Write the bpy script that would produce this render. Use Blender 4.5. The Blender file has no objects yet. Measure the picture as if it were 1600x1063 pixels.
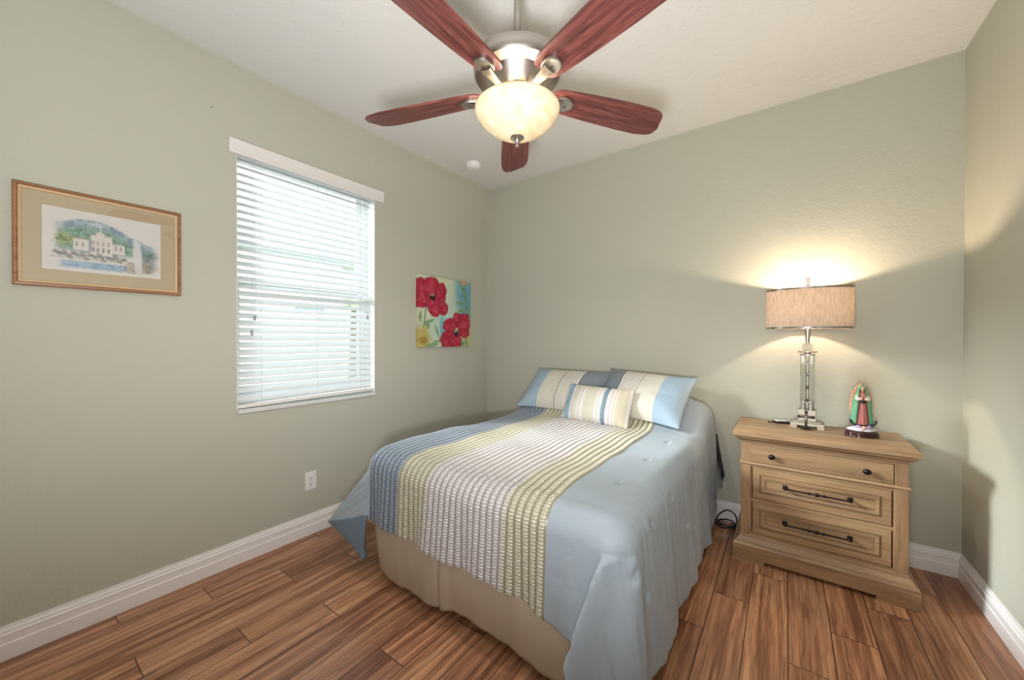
import bpy, bmesh, math, random
import numpy as np
from mathutils import Vector, Matrix, Euler
PI = math.pi
C = bpy.context.scene.collection
scene = bpy.context.scene
random.seed(7)
rng = np.random.default_rng(7)

# ------------------------------------------------------------------ camera, view, world, lights
XL, XR, YB, YF, H = -2.49, 0.763, 3.018, -0.72, 2.792        # room planes (metres)
CAM_H, FOC = 1.27, 591.67
cam_d = bpy.data.cameras.new('camera'); cam = bpy.data.objects.new('camera', cam_d); C.objects.link(cam)
cam_d.sensor_fit = 'HORIZONTAL'; cam_d.sensor_width = 36.0; cam_d.lens = FOC / 1600 * 36.0
cam_d.clip_start = 0.02
def cam_axes(yaw, pitch, roll):
    f = Vector((-math.sin(yaw) * math.cos(pitch), math.cos(yaw) * math.cos(pitch), math.sin(pitch)))
    r = Vector((math.cos(yaw), math.sin(yaw), 0)); u = r.cross(f)
    c, s = math.cos(roll), math.sin(roll)
    return c * r + s * u, -s * r + c * u, f
cr, cu, cf = cam_axes(0.62509, -0.00546, 0.00185)
m = Matrix((( cr.x, cu.x, -cf.x, 0), (cr.y, cu.y, -cf.y, 0), (cr.z, cu.z, -cf.z, CAM_H), (0, 0, 0, 1)))
cam.matrix_world = m
scene.camera = cam
vs = scene.view_settings
vs.view_transform = 'Standard'; vs.look = 'None'; vs.gamma = 1.0; vs.exposure = 0.34; vs.use_curve_mapping = False
scene.cycles.max_bounces = 10; scene.cycles.diffuse_bounces = 6; scene.cycles.transparent_max_bounces = 16
scene.cycles.sample_clamp_indirect = 6.0
scene.cycles.caustics_reflective = False; scene.cycles.caustics_refractive = False

w = bpy.data.worlds.new('overcast sky'); scene.world = w; w.use_nodes = True
bg = w.node_tree.nodes['Background']; bg.inputs[0].default_value = (0.90, 0.96, 1.0, 1); bg.inputs[1].default_value = 3.0

def lamp(name, kind, loc, power, col, rot=(0, 0, 0), **kw):
    d = bpy.data.lights.new(name, kind); d.energy = power; d.color = col
    for k, v in kw.items(): setattr(d, k, v)
    o = bpy.data.objects.new(name, d); C.objects.link(o); o.location = loc; o.rotation_euler = rot
    return o
# daylight that the window lets in (sky light just outside the glass) and an unseen flash and added fill by the camera
por = lamp('window_portal', 'AREA', (XL - 0.19, 1.26, 1.575), 1, (1, 1, 1), (0, -PI / 2, 0), shape='RECTANGLE', size=1.44, size_y=0.88)
por.data.cycles.is_portal = True
_d = Vector((3.25, 1.49, -1.45)).normalized()
sun = lamp('low_sun', 'SUN', (-8, -1, 6), 20.0, (0.95, 0.98, 1.0), angle=math.radians(20))
sun.rotation_euler = _d.to_track_quat('-Z', 'Y').to_euler()
fl = lamp('camera_flash', 'AREA', (-0.06, -0.13, 1.03), 46, (0.97, 0.98, 1.0), shape='DISK', size=0.26)  # unseen flash just behind and below the camera, casts the blade shadows
fl.rotation_euler = Vector((-0.38, 0.62, 0.95)).to_track_quat('-Z', 'Y').to_euler()
lamp('added_uplight', 'AREA', (-0.75, -0.52, 1.75), 1.5, (0.97, 0.98, 1.0), (math.radians(138), 0, math.radians(8)), shape='RECTANGLE', size=1.6, size_y=0.7)  # added fill behind the camera, thrown up at the ceiling
FAN_W, LAMP_W = 3.5, 19.0
lamp('added_bowl_spot', 'SPOT', (-0.843, 1.200, 1.985), 20, (1.0, 0.96, 0.90), (0, 0, 0), spot_size=math.radians(172), spot_blend=0.5, shadow_soft_size=0.04)  # added spot, stands in for the light the bowl throws down

# ------------------------------------------------------------------ helpers
def link(name, me, mats=None, parent=None, smooth=False):
    if mats is not None:
        for mm in (mats if isinstance(mats, (list, tuple)) else [mats]): me.materials.append(mm)
    if smooth:
        me.polygons.foreach_set('use_smooth', [True] * len(me.polygons))
    o = bpy.data.objects.new(name, me); C.objects.link(o)
    if parent is not None: o.parent = parent
    return o
def obj(name, bm, mats=None, parent=None, smooth=False, angle=None):
    bmesh.ops.recalc_face_normals(bm, faces=bm.faces)
    me = bpy.data.meshes.new(name); bm.to_mesh(me); bm.free()
    o = link(name, me, mats, parent, smooth or angle is not None)
    if angle is not None:
        me.set_sharp_from_angle(angle=math.radians(angle))
    return o
def tag(o, label, cat, group=None, kind=None):
    o['label'] = label; o['category'] = cat
    if group: o['group'] = group
    if kind: o['kind'] = kind
    return o
def struct(o): o['kind'] = 'structure'; return o
def thing(name, label, cat, loc=(0, 0, 0), rotz=0, group=None):
    o = bpy.data.objects.new(name, None); C.objects.link(o)
    o.empty_display_size = 0.05; o.location = loc; o.rotation_euler = (0, 0, rotz)
    return tag(o, label, cat, group)

def box(bm, x0, x1, y0, y1, z0, z1, bev=0.0, seg=2, mi=0):
    vs_ = [bm.verts.new((x, y, z)) for x in (x0, x1) for y in (y0, y1) for z in (z0, z1)]
    fs = [(0, 1, 3, 2), (4, 6, 7, 5), (0, 4, 5, 1), (2, 3, 7, 6), (0, 2, 6, 4), (1, 5, 7, 3)]
    faces = [bm.faces.new([vs_[i] for i in f]) for f in fs]
    for f in faces: f.material_index = mi
    if bev > 0:
        es = list({e for f in faces for e in f.edges})
        r = bmesh.ops.bevel(bm, geom=es, offset=bev, segments=seg, profile=0.5, affect='EDGES')
        for f in r['faces']: f.material_index = mi
    return bm
def loft(bm, rings, closed=True, cap=True, mi=0):
    R = [[bm.verts.new(p) for p in r] for r in rings]
    n = len(R[0])
    for a, b in zip(R, R[1:]):
        for i in range(n if closed else n - 1):
            j = (i + 1) % n
            f = bm.faces.new((a[i], a[j], b[j], b[i])); f.material_index = mi
    if cap and closed:
        for r in (R[0], R[-1]):
            try:
                f = bm.faces.new(r); f.material_index = mi
            except ValueError: pass
    return R
def lathe(bm, prof, n=32, cx=0, cy=0, sx=1.0, sy=1.0, cap=True, mi=0):
    rings = [[(cx + r * sx * math.cos(2 * PI * i / n), cy + r * sy * math.sin(2 * PI * i / n), z) for i in range(n)] for r, z in prof]
    return loft(bm, rings, True, cap, mi)
def rrect(x0, x1, y0, y1, r, z, k=4):
    pts = []
    for (cx, cy, a0) in ((x1 - r, y1 - r, 0), (x0 + r, y1 - r, 90), (x0 + r, y0 + r, 180), (x1 - r, y0 + r, 270)):
        for i in range(k + 1):
            a = math.radians(a0 + 90 * i / k); pts.append((cx + r * math.cos(a), cy + r * math.sin(a), z))
    return pts
def tube(bm, pts, r, n=8, cap=True, mi=0, closed=False):
    P = [Vector(p) for p in pts]; rad = r if isinstance(r, (list, tuple)) else [r] * len(P)
    rings = []; up = None
    for i, p in enumerate(P):
        if closed: t = (P[(i + 1) % len(P)] - P[i - 1]).normalized()
        else: t = (P[min(i + 1, len(P) - 1)] - P[max(i - 1, 0)]).normalized()
        if up is None:
            up = t.orthogonal().normalized()
        else:
            up = (up - t * up.dot(t))
            up = up.normalized() if up.length > 1e-6 else t.orthogonal().normalized()
        b = t.cross(up)
        rings.append([p + rad[i] * (math.cos(2 * PI * k / n) * up + math.sin(2 * PI * k / n) * b) for k in range(n)])
    if closed: rings.append(rings[0])
    loft(bm, rings, True, cap and not closed, mi)
    if closed: bmesh.ops.remove_doubles(bm, verts=bm.verts, dist=1e-5)
    return bm
def sweep_profile(bm, prof, a, b, nrm):
    """moulding: profile [(out, z)] swept from a to b (xy points), out along nrm"""
    rings = []
    for p, cut in ((a, 0), (b, 0)):
        rings.append([(p[0] + o * nrm[0], p[1] + o * nrm[1], z) for o, z in prof])
    return loft(bm, rings, True, True)
def sphere(bm, c, rx, ry, rz, n=16, m_=10, mi=0, rot=None):
    r = bmesh.ops.create_uvsphere(bm, u_segments=n, v_segments=m_, radius=1.0)
    M = Matrix.Translation(c) @ (rot.to_matrix().to_4x4() if rot else Matrix.Identity(4)) @ Matrix.Diagonal((rx, ry, rz, 1))
    bmesh.ops.transform(bm, matrix=M, verts=r['verts'])
    for f in {f for v in r['verts'] for f in v.link_faces}: f.material_index = mi
def spline(pts, n):
    """Catmull-Rom through points"""
    P = [Vector(p) for p in pts]; out = []
    for i in range(len(P) - 1):
        p0, p1, p2, p3 = P[max(i - 1, 0)], P[i], P[i + 1], P[min(i + 2, len(P) - 1)]
        for k in range(n):
            t = k / n
            out.append(0.5 * ((2 * p1) + (p2 - p0) * t + (2 * p0 - 5 * p1 + 4 * p2 - p3) * t * t + (3 * p1 - p0 - 3 * p2 + p3) * t ** 3))
    out.append(P[-1]); return out
def grid_mesh(name, V, nu, nv, uv=None, col=None):
    """V: (nu*nv,3) array, index i*nv+j ; uv same ; col (nu*nv,3)"""
    i, j = np.meshgrid(np.arange(nu - 1), np.arange(nv - 1), indexing='ij')
    a = (i * nv + j).ravel(); F = np.stack([a, a + nv, a + nv + 1, a + 1], 1)
    me = bpy.data.meshes.new(name); me.from_pydata(V.tolist(), [], F.tolist())
    if uv is not None:
        l = me.uv_layers.new(name='UVMap'); idx = np.zeros(len(me.loops), dtype=np.int32); me.loops.foreach_get('vertex_index', idx)
        l.data.foreach_set('uv', uv[idx].astype(np.float32).ravel())
    if col is not None:
        at = me.color_attributes.new('Col', 'FLOAT_COLOR', 'POINT')
        at.data.foreach_set('color', np.concatenate([col, np.ones((len(col), 1))], 1).astype(np.float32).ravel())
    return me
def srgb(r, g, b):
    f = lambda c: (c / 12.92 if c <= 0.04045 else ((c + 0.055) / 1.055) ** 2.4)
    return (f(r / 255), f(g / 255), f(b / 255))

# ------------------------------------------------------------------ materials
class NT:
    def __init__(s, name):
        s.m = bpy.data.materials.new(name); s.m.use_nodes = True; s.t = s.m.node_tree
        s.b = s.t.nodes['Principled BSDF']; s.out = s.t.nodes['Material Output']
    def n(s, typ, **kw):
        o = s.t.nodes.new(typ)
        for k, v in kw.items():
            if k == 'ins':
                for a, b in v.items(): s.set(o.inputs[a], b)
            else: setattr(o, k, v)
        return o
    def set(s, inp, v):
        if isinstance(v, bpy.types.NodeSocket): s.t.links.new(v, inp)
        elif isinstance(v, (tuple, list)) and len(v) == 3 and inp.type == 'RGBA': inp.default_value = (*v, 1)
        else: inp.default_value = v
    def coord(s, kind='Object'): return s.n('ShaderNodeTexCoord').outputs[kind]
    def mapping(s, vec, scale=(1, 1, 1), loc=(0, 0, 0), rot=(0, 0, 0)):
        return s.n('ShaderNodeMapping', ins={0: vec, 'Location': loc, 'Rotation': rot, 'Scale': scale}).outputs[0]
    def noise(s, vec, scale, detail=3, rough=0.5, dist=0.0, out=0):
        return s.n('ShaderNodeTexNoise', ins={'Vector': vec, 'Scale': scale, 'Detail': detail, 'Roughness': rough, 'Distortion': dist}).outputs[out]
    def math(s, op, a, b=None, c=None, clamp=False):
        o = s.n('ShaderNodeMath', operation=op, use_clamp=clamp); s.set(o.inputs[0], a)
        if b is not None: s.set(o.inputs[1], b)
        if c is not None: s.set(o.inputs[2], c)
        return o.outputs[0]
    def ramp(s, fac, stops, interp='LINEAR'):
        r = s.n('ShaderNodeValToRGB'); cr_ = r.color_ramp; cr_.interpolation = interp
        while len(cr_.elements) < len(stops): cr_.elements.new(0.5)
        for e, (p, c) in zip(cr_.elements, stops): e.position = p
        for e, (p, c) in zip(cr_.elements, stops): e.position = p; e.color = (*c, 1)
        s.set(r.inputs[0], fac); return r.outputs[0]
    def mix(s, fac, a, b, mode='MIX'):
        o = s.n('ShaderNodeMix', data_type='RGBA', blend_type=mode)
        s.set(o.inputs[0], fac); s.set(o.inputs[6], a); s.set(o.inputs[7], b); return o.outputs[2]
    def bump(s, h, strength=0.3, dist=0.01, prev=None):
        o = s.n('ShaderNodeBump', ins={'Height': h, 'Strength': strength, 'Distance': dist})
        if prev is not None: s.set(o.inputs['Normal'], prev)
        return o.outputs[0]
    def done(s, col=None, rough=None, metal=None, normal=None, **kw):
        b = s.b
        if col is not None: s.set(b.inputs['Base Color'], col)
        if rough is not None: s.set(b.inputs['Roughness'], rough)
        if metal is not None: s.set(b.inputs['Metallic'], metal)
        if normal is not None: s.set(b.inputs['Normal'], normal)
        for k, v in kw.items(): s.set(b.inputs[k.replace('_', ' ')], v)
        return s.m
def plain(name, col, rough=0.5, metal=0.0, bump=0.0, bscale=200.0, var=0.0, **kw):
    t = NT(name); c = col; nrm = None; P = t.coord()
    n_ = t.noise(P, bscale, 3)
    if var > 0:
        c = t.mix(t.noise(P, 6.0, 4), tuple(x * (1 - var) for x in col), tuple(min(1, x * (1 + var)) for x in col))
    if bump > 0: nrm = t.bump(n_, bump, 0.002)
    return t.done(c, rough, metal, nrm, **kw)

def wall_material():
    t = NT('sage wall paint'); P = t.coord()
    a = t.noise(P, 95, 4, 0.55); b = t.noise(P, 38, 3, 0.6)
    hgt = t.math('ADD', t.math('MULTIPLY', a, 0.6), b)
    col = t.mix(t.noise(P, 1.2, 2), srgb(183, 182, 168), srgb(186, 185, 171))
    return t.done(col, 0.62, 0, t.bump(hgt, 0.32, 0.004), Specular_IOR_Level=0.3)
def ceiling_material():
    t = NT('white knockdown ceiling'); P = t.coord()
    a = t.noise(P, 55, 4, 0.6); b = t.ramp(t.noise(P, 22, 3, 0.5, 0.4), [(0.42, (0, 0, 0)), (0.55, (1, 1, 1))])
    hgt = t.math('ADD', t.math('MULTIPLY', a, 0.4), b)
    return t.done(srgb(217, 215, 212), 0.85, 0, t.bump(hgt, 0.22, 0.004), Specular_IOR_Level=0.1)
def floor_material():
    t = NT('hickory plank floor'); P = t.coord()
    sep = t.n('ShaderNodeSeparateXYZ', ins={0: P}); x, y = sep.outputs[0], sep.outputs[1]
    W_, L_ = 0.1503, 0.8955
    u = t.math('DIVIDE', t.math('SUBTRACT', x, 0.015), W_)
    row = t.math('FLOOR', u); fu = t.math('FRACT', u)
    v = t.math('DIVIDE', t.math('SUBTRACT', t.math('SUBTRACT', y, 0.934), t.math('MULTIPLY', row, L_ / 3)), L_)
    colm = t.math('FLOOR', v); fv = t.math('FRACT', v)
    idv = t.n('ShaderNodeCombineXYZ', ins={0: row, 1: colm, 2: 0.0}).outputs[0]
    wn = t.n('ShaderNodeTexWhiteNoise', noise_dimensions='3D', ins={'Vector': idv})
    rnd, rcol = wn.outputs[0], wn.outputs[1]
    rs = t.n('ShaderNodeSeparateColor', ins={0: rcol})
    # per plank shifted coordinates
    off = t.n('ShaderNodeVectorMath', operation='MULTIPLY_ADD', ins={0: rcol, 1: (7.0, 19.0, 5.0), 2: P}).outputs[0]
    g1 = t.noise(t.mapping(off, (34, 1.1, 1)), 1.0, 6, 0.66, 0.9)           # long streaks
    g2 = t.noise(t.mapping(off, (190, 5.0, 1)), 1.0, 4, 0.6, 0.4)           # fine grain
    g3 = t.noise(t.mapping(off, (9.0, 0.7, 1)), 1.0, 3, 0.55, 1.6)
    g4 = t.noise(t.mapping(off, (17.0, 0.9, 3)), 1.0, 5, 0.7, 2.6)          # broad figure
    rings = t.n('ShaderNodeTexWave', wave_type='BANDS', bands_direction='X', wave_profile='SAW',
                ins={'Vector': t.mapping(off, (1, 0.16, 1)), 'Scale': 7.0, 'Distortion': 9.0, 'Detail': 3.0, 'Detail Scale': 1.2}).outputs[1]
    base = t.ramp(t.math('ADD', t.math('MULTIPLY', g1, 0.55), t.math('MULTIPLY', g3, 0.45)),
                  [(0.28, srgb(96, 62, 44)), (0.42, srgb(158, 112, 86)), (0.53, srgb(212, 163, 128)), (0.64, srgb(230, 188, 152)), (0.80, srgb(242, 210, 176))])
    tone = t.ramp(rnd, [(0.0, srgb(192, 170, 160)), (0.35, srgb(222, 206, 196)), (0.7, srgb(240, 222, 208)), (1.0, srgb(255, 244, 226))])
    c = t.mix(0.85, base, tone, 'MULTIPLY')
    c = t.mix(t.math('MULTIPLY', t.math('POWER', rings, 3.0), 0.42), c, srgb(92, 54, 36))
    c = t.mix(t.math('MULTIPLY', t.ramp(g2, [(0.30, (1, 1, 1)), (0.46, (0, 0, 0))]), 0.5), c, srgb(70, 42, 30))
    c = t.mix(t.math('MULTIPLY', t.ramp(g4, [(0.32, (1, 1, 1)), (0.46, (0, 0, 0))]), 0.68), c, srgb(76, 50, 40))
    # knots
    vor = t.n('ShaderNodeTexVoronoi', ins={'Vector': t.mapping(off, (4.2, 2.2, 1)), 'Scale': 1.0}).outputs[0]
    kn = t.ramp(t.math('ADD', vor, t.math('MULTIPLY', g3, 0.10)), [(0.085, (1, 1, 1)), (0.15, (0, 0, 0))])
    c = t.mix(t.math('MULTIPLY', kn, 0.55), c, srgb(62, 44, 38))
    # gaps
    ex = t.math('MULTIPLY', t.math('MINIMUM', fu, t.math('SUBTRACT', 1.0, fu)), W_)
    ey = t.math('MULTIPLY', t.math('MINIMUM', fv, t.math('SUBTRACT', 1.0, fv)), L_)
    e = t.math('MINIMUM', ex, ey)
    gap = t.ramp(t.math('MULTIPLY', e, 100), [(0.12, (1, 1, 1)), (0.28, (0, 0, 0))])
    c = t.mix(t.math('MULTIPLY', gap, 0.88), c, srgb(48, 30, 22))
    hg = t.math('ADD', t.math('MULTIPLY', g1, 0.35), t.math('MULTIPLY', g2, 0.25))
    hg = t.math('SUBTRACT', hg, t.math('MULTIPLY', gap, 0.9))
    rough = t.math('ADD', 0.24, t.math('MULTIPLY', g1, 0.18))
    return t.done(c, rough, 0, t.bump(hg, 0.28, 0.003), Specular_IOR_Level=0.5)
def wood_material(name, dark, mid, light, axis='X', sc=1.0, rough=0.42):
    t = NT(name); P = t.coord()
    s = {'X': (1.6, 22, 22), 'Y': (22, 1.6, 22), 'Z': (22, 22, 1.6)}[axis]
    s = tuple(a * sc for a in s)
    g = t.noise(t.mapping(P, s), 1.0, 5, 0.6, 0.8); f = t.noise(t.mapping(P, tuple(a * 5 for a in s)), 1.0, 3, 0.6)
    c = t.ramp(t.math('ADD', t.math('MULTIPLY', g, 0.75), t.math('MULTIPLY', f, 0.25)), [(0.30, dark), (0.48, mid), (0.68, light)])
    return t.done(c, rough, 0, t.bump(f, 0.10, 0.002))
def stripe_material(name, stops, rough=0.55, scale=1.0, sheen=0.0):
    t = NT(name); uv = t.coord('UV')
    sx = t.n('ShaderNodeSeparateXYZ', ins={0: uv}).outputs[0]
    c = t.ramp(sx, stops, 'CONSTANT')
    weave = t.n('ShaderNodeTexWave', bands_direction='Y', ins={'Vector': uv, 'Scale': 60.0, 'Distortion': 1.5}).outputs[1]
    n_ = t.noise(t.coord(), 14, 3)
    h = t.math('ADD', n_, t.math('MULTIPLY', weave, 0.06))
    return t.done(c, rough, 0, t.bump(h, 0.25, 0.008), Sheen_Weight=sheen)
def glass_material(name, col=(1, 1, 1), mixf=0.08, rough=0.0):
    t = NT(name); t.t.nodes.remove(t.b)
    tr = t.n('ShaderNodeBsdfTransparent', ins={0: col}); gl = t.n('ShaderNodeBsdfGlossy', ins={0: (1, 1, 1), 'Roughness': rough})
    fr = t.n('ShaderNodeFresnel', ins={'IOR': 1.45})
    mx = t.n('ShaderNodeMixShader', ins={0: t.math('ADD', t.math('MULTIPLY', fr.outputs[0], 0.9), mixf * 0.3), 1: tr.outputs[0], 2: gl.outputs[0]})
    t.t.links.new(mx.outputs[0], t.out.inputs[0]); return t.m
def cloth_translucent(name, col, trans=0.5, rough=0.8, streak=None, bump=0.2):
    t = NT(name); t.t.nodes.remove(t.b); P = t.coord()
    c = col
    nrm = None
    if streak:
        g = t.noise(t.mapping(P, streak), 1.0, 4, 0.65, 0.3)
        c = t.ramp(g, [(0.32, tuple(a * 0.68 for a in col)), (0.5, col), (0.68, tuple(min(1, a * 1.25) for a in col))])
        nrm = t.bump(g, bump, 0.002)
    d = t.n('ShaderNodeBsdfDiffuse', ins={0: c}); l = t.n('ShaderNodeBsdfTranslucent', ins={0: c})
    if nrm is not None: t.set(d.inputs['Normal'], nrm)
    mx = t.n('ShaderNodeMixShader', ins={0: trans, 1: d.outputs[0], 2: l.outputs[0]})
    t.t.links.new(mx.outputs[0], t.out.inputs[0]); return t.m
def attr_material(name, rough=0.6):
    t = NT(name); a = t.n('ShaderNodeVertexColor', layer_name='Col')
    return t.done(a.outputs[0], rough, Specular_IOR_Level=0.2)

M = {}
M['wall'] = wall_material(); M['ceil'] = ceiling_material(); M['floor'] = floor_material()
M['trim'] = plain('white trim paint', srgb(236, 233, 232), 0.38, bump=0.02)
M['marble'] = plain('pale marble sill', srgb(214, 214, 212), 0.3, var=0.12)
M['vinyl'] = plain('white window vinyl', srgb(236, 240, 240), 0.35)
M['pane'] = glass_material('window glass', (0.96, 0.98, 0.97))
M['slat'] = cloth_translucent('white blind slat', srgb(236, 240, 243), 0.15)
M['valance'] = plain('white blind valance', srgb(226, 220, 216), 0.45, bump=0.02)
M['cord'] = plain('white blind cord', srgb(214, 214, 210), 0.8)
M['tassel'] = plain('grey plastic tassel', srgb(150, 152, 150), 0.4)
M['nickel'] = plain('brushed nickel', srgb(176, 170, 162), 0.36, 1.0, bump=0.03, bscale=300)
M['satin'] = plain('satin silver lamp metal', srgb(172, 163, 150), 0.40, 0.85)
M['chrome'] = plain('polished chrome', srgb(198, 190, 180), 0.14, 1.0)
M['blade'] = wood_material('cherry fan blade wood', srgb(46, 22, 22), srgb(96, 46, 43), srgb(136, 78, 70), 'X', 2.2, 0.36)
M['oak'] = wood_material('weathered oak', srgb(112, 86, 61), srgb(147, 117, 85), srgb(170, 140, 105), 'X', 0.8)
M['oakv'] = wood_material('weathered oak upright grain', srgb(112, 86, 61), srgb(145, 115, 84), srgb(168, 138, 103), 'Z', 0.8)
M['iron'] = plain('dark bronze hardware', srgb(44, 42, 44), 0.35, 0.85)
M['glaze'] = plain('dark glaze in the groove', srgb(86, 64, 44), 0.6)
M['gap'] = plain('dark drawer gap', srgb(40, 30, 22), 0.9)
M['frame'] = wood_material('gilded brown picture frame', srgb(120, 78, 50), srgb(150, 104, 70), srgb(178, 134, 98), 'Y', 1.0, 0.35)
M['gold'] = plain('pale gold frame lip', srgb(214, 186, 146), 0.4, 0.2)
M['mat'] = plain('tan picture mat', srgb(200, 180, 144), 0.8, bump=0.03)
M['art'] = attr_material('watercolour print', 0.7); M['canvas_art'] = attr_material('painted canvas', 0.6)
M['picglass'] = glass_material('picture glass', (1, 1, 1))
M['plastic'] = plain('white outlet plastic', srgb(232, 230, 226), 0.35)
M['slot'] = plain('dark socket slot', srgb(58, 54, 52), 0.6)
M['detector'] = plain('white detector plastic', srgb(238, 236, 234), 0.45)
M['skirt'] = plain('taupe bed skirt cotton', srgb(170, 154, 136), 0.8, bump=0.15, bscale=60)
M['cream'] = plain('cream cotton', srgb(236, 224, 196), 0.85, bump=0.1, bscale=60)
M['mattress'] = plain('white mattress ticking', srgb(220, 216, 208), 0.9)
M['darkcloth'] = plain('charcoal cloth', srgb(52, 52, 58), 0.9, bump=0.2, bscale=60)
M['black'] = plain('black rubber', srgb(28, 26, 28), 0.5)
M['shade'] = cloth_translucent('linen lamp shade', srgb(190, 178, 166), 0.36, streak=(240, 240, 26), bump=0.3)
M['liner'] = cloth_translucent('white shade liner', srgb(240, 232, 216), 0.5)
M['crystal'] = NT('clear crystal').done((0.97, 0.98, 0.98), 0.02, 0, Transmission_Weight=1.0, IOR=1.45)
M['smoke'] = plain('grey glass rod', srgb(120, 118, 112), 0.1, 0.6)
M['bulb'] = None
def lampglass(name, col, strength):
    t = NT(name)
    return t.done(col, 0.4, Emission_Color=col, Emission_Strength=strength)
M['bulb'] = lampglass('lit bulb', (1.0, 0.84, 0.62), 6.0)

# ------------------------------------------------------------------ room shell
WY0, WY1, WZ0, WZ1, WT = 0.818, 1.697, 0.862, 2.366, 0.19
bm = bmesh.new(); box(bm, XL - 0.02, XR + 0.2, YF - 0.2, YB + 0.2, -0.12, 0.0); struct(obj('floor', bm, M['floor']))
bm = bmesh.new(); box(bm, XL - WT, XR + 0.2, YF - 0.2, YB + 0.2, H, H + 0.12); struct(obj('ceiling', bm, M['ceil']))
bm = bmesh.new(); box(bm, XL - WT, XR + 0.2, YB, YB + 0.15, -0.12, H); struct(obj('wall_back', bm, M['wall']))
bm = bmesh.new(); box(bm, XR, XR + 0.15, YF - 0.2, YB, -0.12, H); struct(obj('wall_right', bm, M['wall']))
bm = bmesh.new()
x0, x1 = XL - WT, XL
box(bm, x0, x1, YF - 0.2, WY0, -0.12, H); box(bm, x0, x1, WY1, YB, -0.12, H)
box(bm, x0, x1, WY0, WY1, -0.12, WZ0 - 0.022); box(bm, x0, x1, WY0, WY1, WZ1, H)
struct(obj('wall_left', bm, M['wall']))
bm = bmesh.new(); box(bm, XL, XR, YF - 0.12, YF, 0, H)
struct(obj('wall_front', bm, M['wall']))
# baseboards: colonial profile (out, z)
BP = [(0, 0), (0.016, 0), (0.016, 0.062), (0.0125, 0.066), (0.0125, 0.094), (0.0145, 0.098), (0.0105, 0.104), (0.0095, 0.114), (0.006, 0.120), (0.005, 0.131), (0, 0.131)]
def baseboard(name, a, b, n, ma, mb):
    """a,b wall points, n normal into the room, ma/mb mitre direction signs along a->b"""
    bm = bmesh.new(); d = Vector((b[0] - a[0], b[1] - a[1])).normalized()
    rings = []
    for p, mt in ((a, ma), (b, mb)):
        rings.append([(p[0] + o * n[0] + d.x * o * mt, p[1] + o * n[1] + d.y * o * mt, z) for o, z in BP])
    loft(bm, rings, True, True); return struct(obj(name, bm, M['trim']))
baseboard('baseboard_left', (XL, YF), (XL, YB), (1, 0), 0, -1)
baseboard('baseboard_back', (XL, YB), (XR, YB), (0, -1), 1, -1)
baseboard('baseboard_right', (XR, YB), (XR, YF), (-1, 0), 1, 0)
# window sill and reveal returns
bm = bmesh.new(); box(bm, XL - WT, XL + 0.014, WY0, WY1, WZ0 - 0.022, WZ0, 0.003); struct(obj('trim_1', bm, M['marble']))
t_ret = plain('white window return', srgb(228, 232, 226), 0.6)
bm = bmesh.new()
box(bm, XL - WT, XL - 0.001, WY0, WY0 + 0.004, WZ0, WZ1); box(bm, XL - WT, XL - 0.001, WY1 - 0.004, WY1, WZ0, WZ1); box(bm, XL - WT, XL - 0.001, WY0, WY1, WZ1 - 0.004, WZ1)
struct(obj('trim_2', bm, t_ret))

# window_1: single-hung vinyl window in the outer half of the wall
win = thing('window_1', 'white single hung window behind the blind', 'window', (XL - 0.155, (WY0 + WY1) / 2, WZ0)); win['kind'] = 'structure'
hw, wh = (WY1 - WY0) / 2 - 0.005, WZ1 - WZ0 - 0.005
bm = bmesh.new()
for a in ((-hw, -hw + 0.026, 0, wh), (hw - 0.026, hw, 0, wh), (-hw + 0.026, hw - 0.026, 0, 0.045), (-hw + 0.026, hw - 0.026, wh - 0.022, wh)):
    box(bm, -0.03, 0.03, a[0], a[1], a[2], a[3], 0.003)
obj('window_frame', bm, M['vinyl'], win)
def sash(x, z0, z1, nm):
    bm = bmesh.new(); a, b = -hw + 0.027, hw - 0.027
    for q in ((a, a + 0.024, z0, z1), (b - 0.024, b, z0, z1), (a + 0.024, b - 0.024, z0, z0 + 0.034), (a + 0.024, b - 0.024, z1 - 0.022, z1)):
        box(bm, x - 0.012, x + 0.012, q[0], q[1], q[2], q[3], 0.002)
    s_ = obj('sash', bm, M['vinyl'], win)
    bm = bmesh.new(); box(bm, x - 0.003, x + 0.003, a + 0.022, b - 0.022, z0 + 0.032, z1 - 0.020); obj('glass_pane', bm, M['pane'], s_)
    return s_
sash(-0.014, 0.722, wh - 0.023, 'upper'); s2 = sash(0.014, 0.046, 0.755, 'lower')
bm = bmesh.new(); box(bm, 0.005, 0.03, -0.03, 0.03, 0.756, 0.770, 0.003); obj('sash_lock', bm, M['tassel'], s2)

# ------------------------------------------------------------------ window blind
SX = XL - 0.045                                           # slat centre plane
bl = thing('window_blind', 'white wooden slat blind with valance hanging in the left wall window', 'window blind', (XL, (WY0 + WY1) / 2, WZ0))
bm = bmesh.new()
vprof = [(0.001, 1.430), (0.020, 1.430), (0.023, 1.434), (0.023, 1.444), (0.020, 1.448), (0.020, 1.488), (0.023, 1.493), (0.026, 1.502), (0.026, 1.507), (0.001, 1.507)]
loft(bm, [[(o, yy, z) for o, z in vprof] for yy in (0.778 - 1.2575, 1.762 - 1.2575)], True, True)
obj('valance', bm, M['valance'], bl)
bm = bmesh.new(); box(bm, -0.072, -0.016, -hw + 0.008, hw - 0.008, 1.448, 1.494, 0.002); obj('headrail', bm, M['slat'], bl)
bm = bmesh.new(); tilt = math.radians(38); pitch = 0.0425; nsl = 33
sa, sb = -hw + 0.006, hw - 0.006
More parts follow.
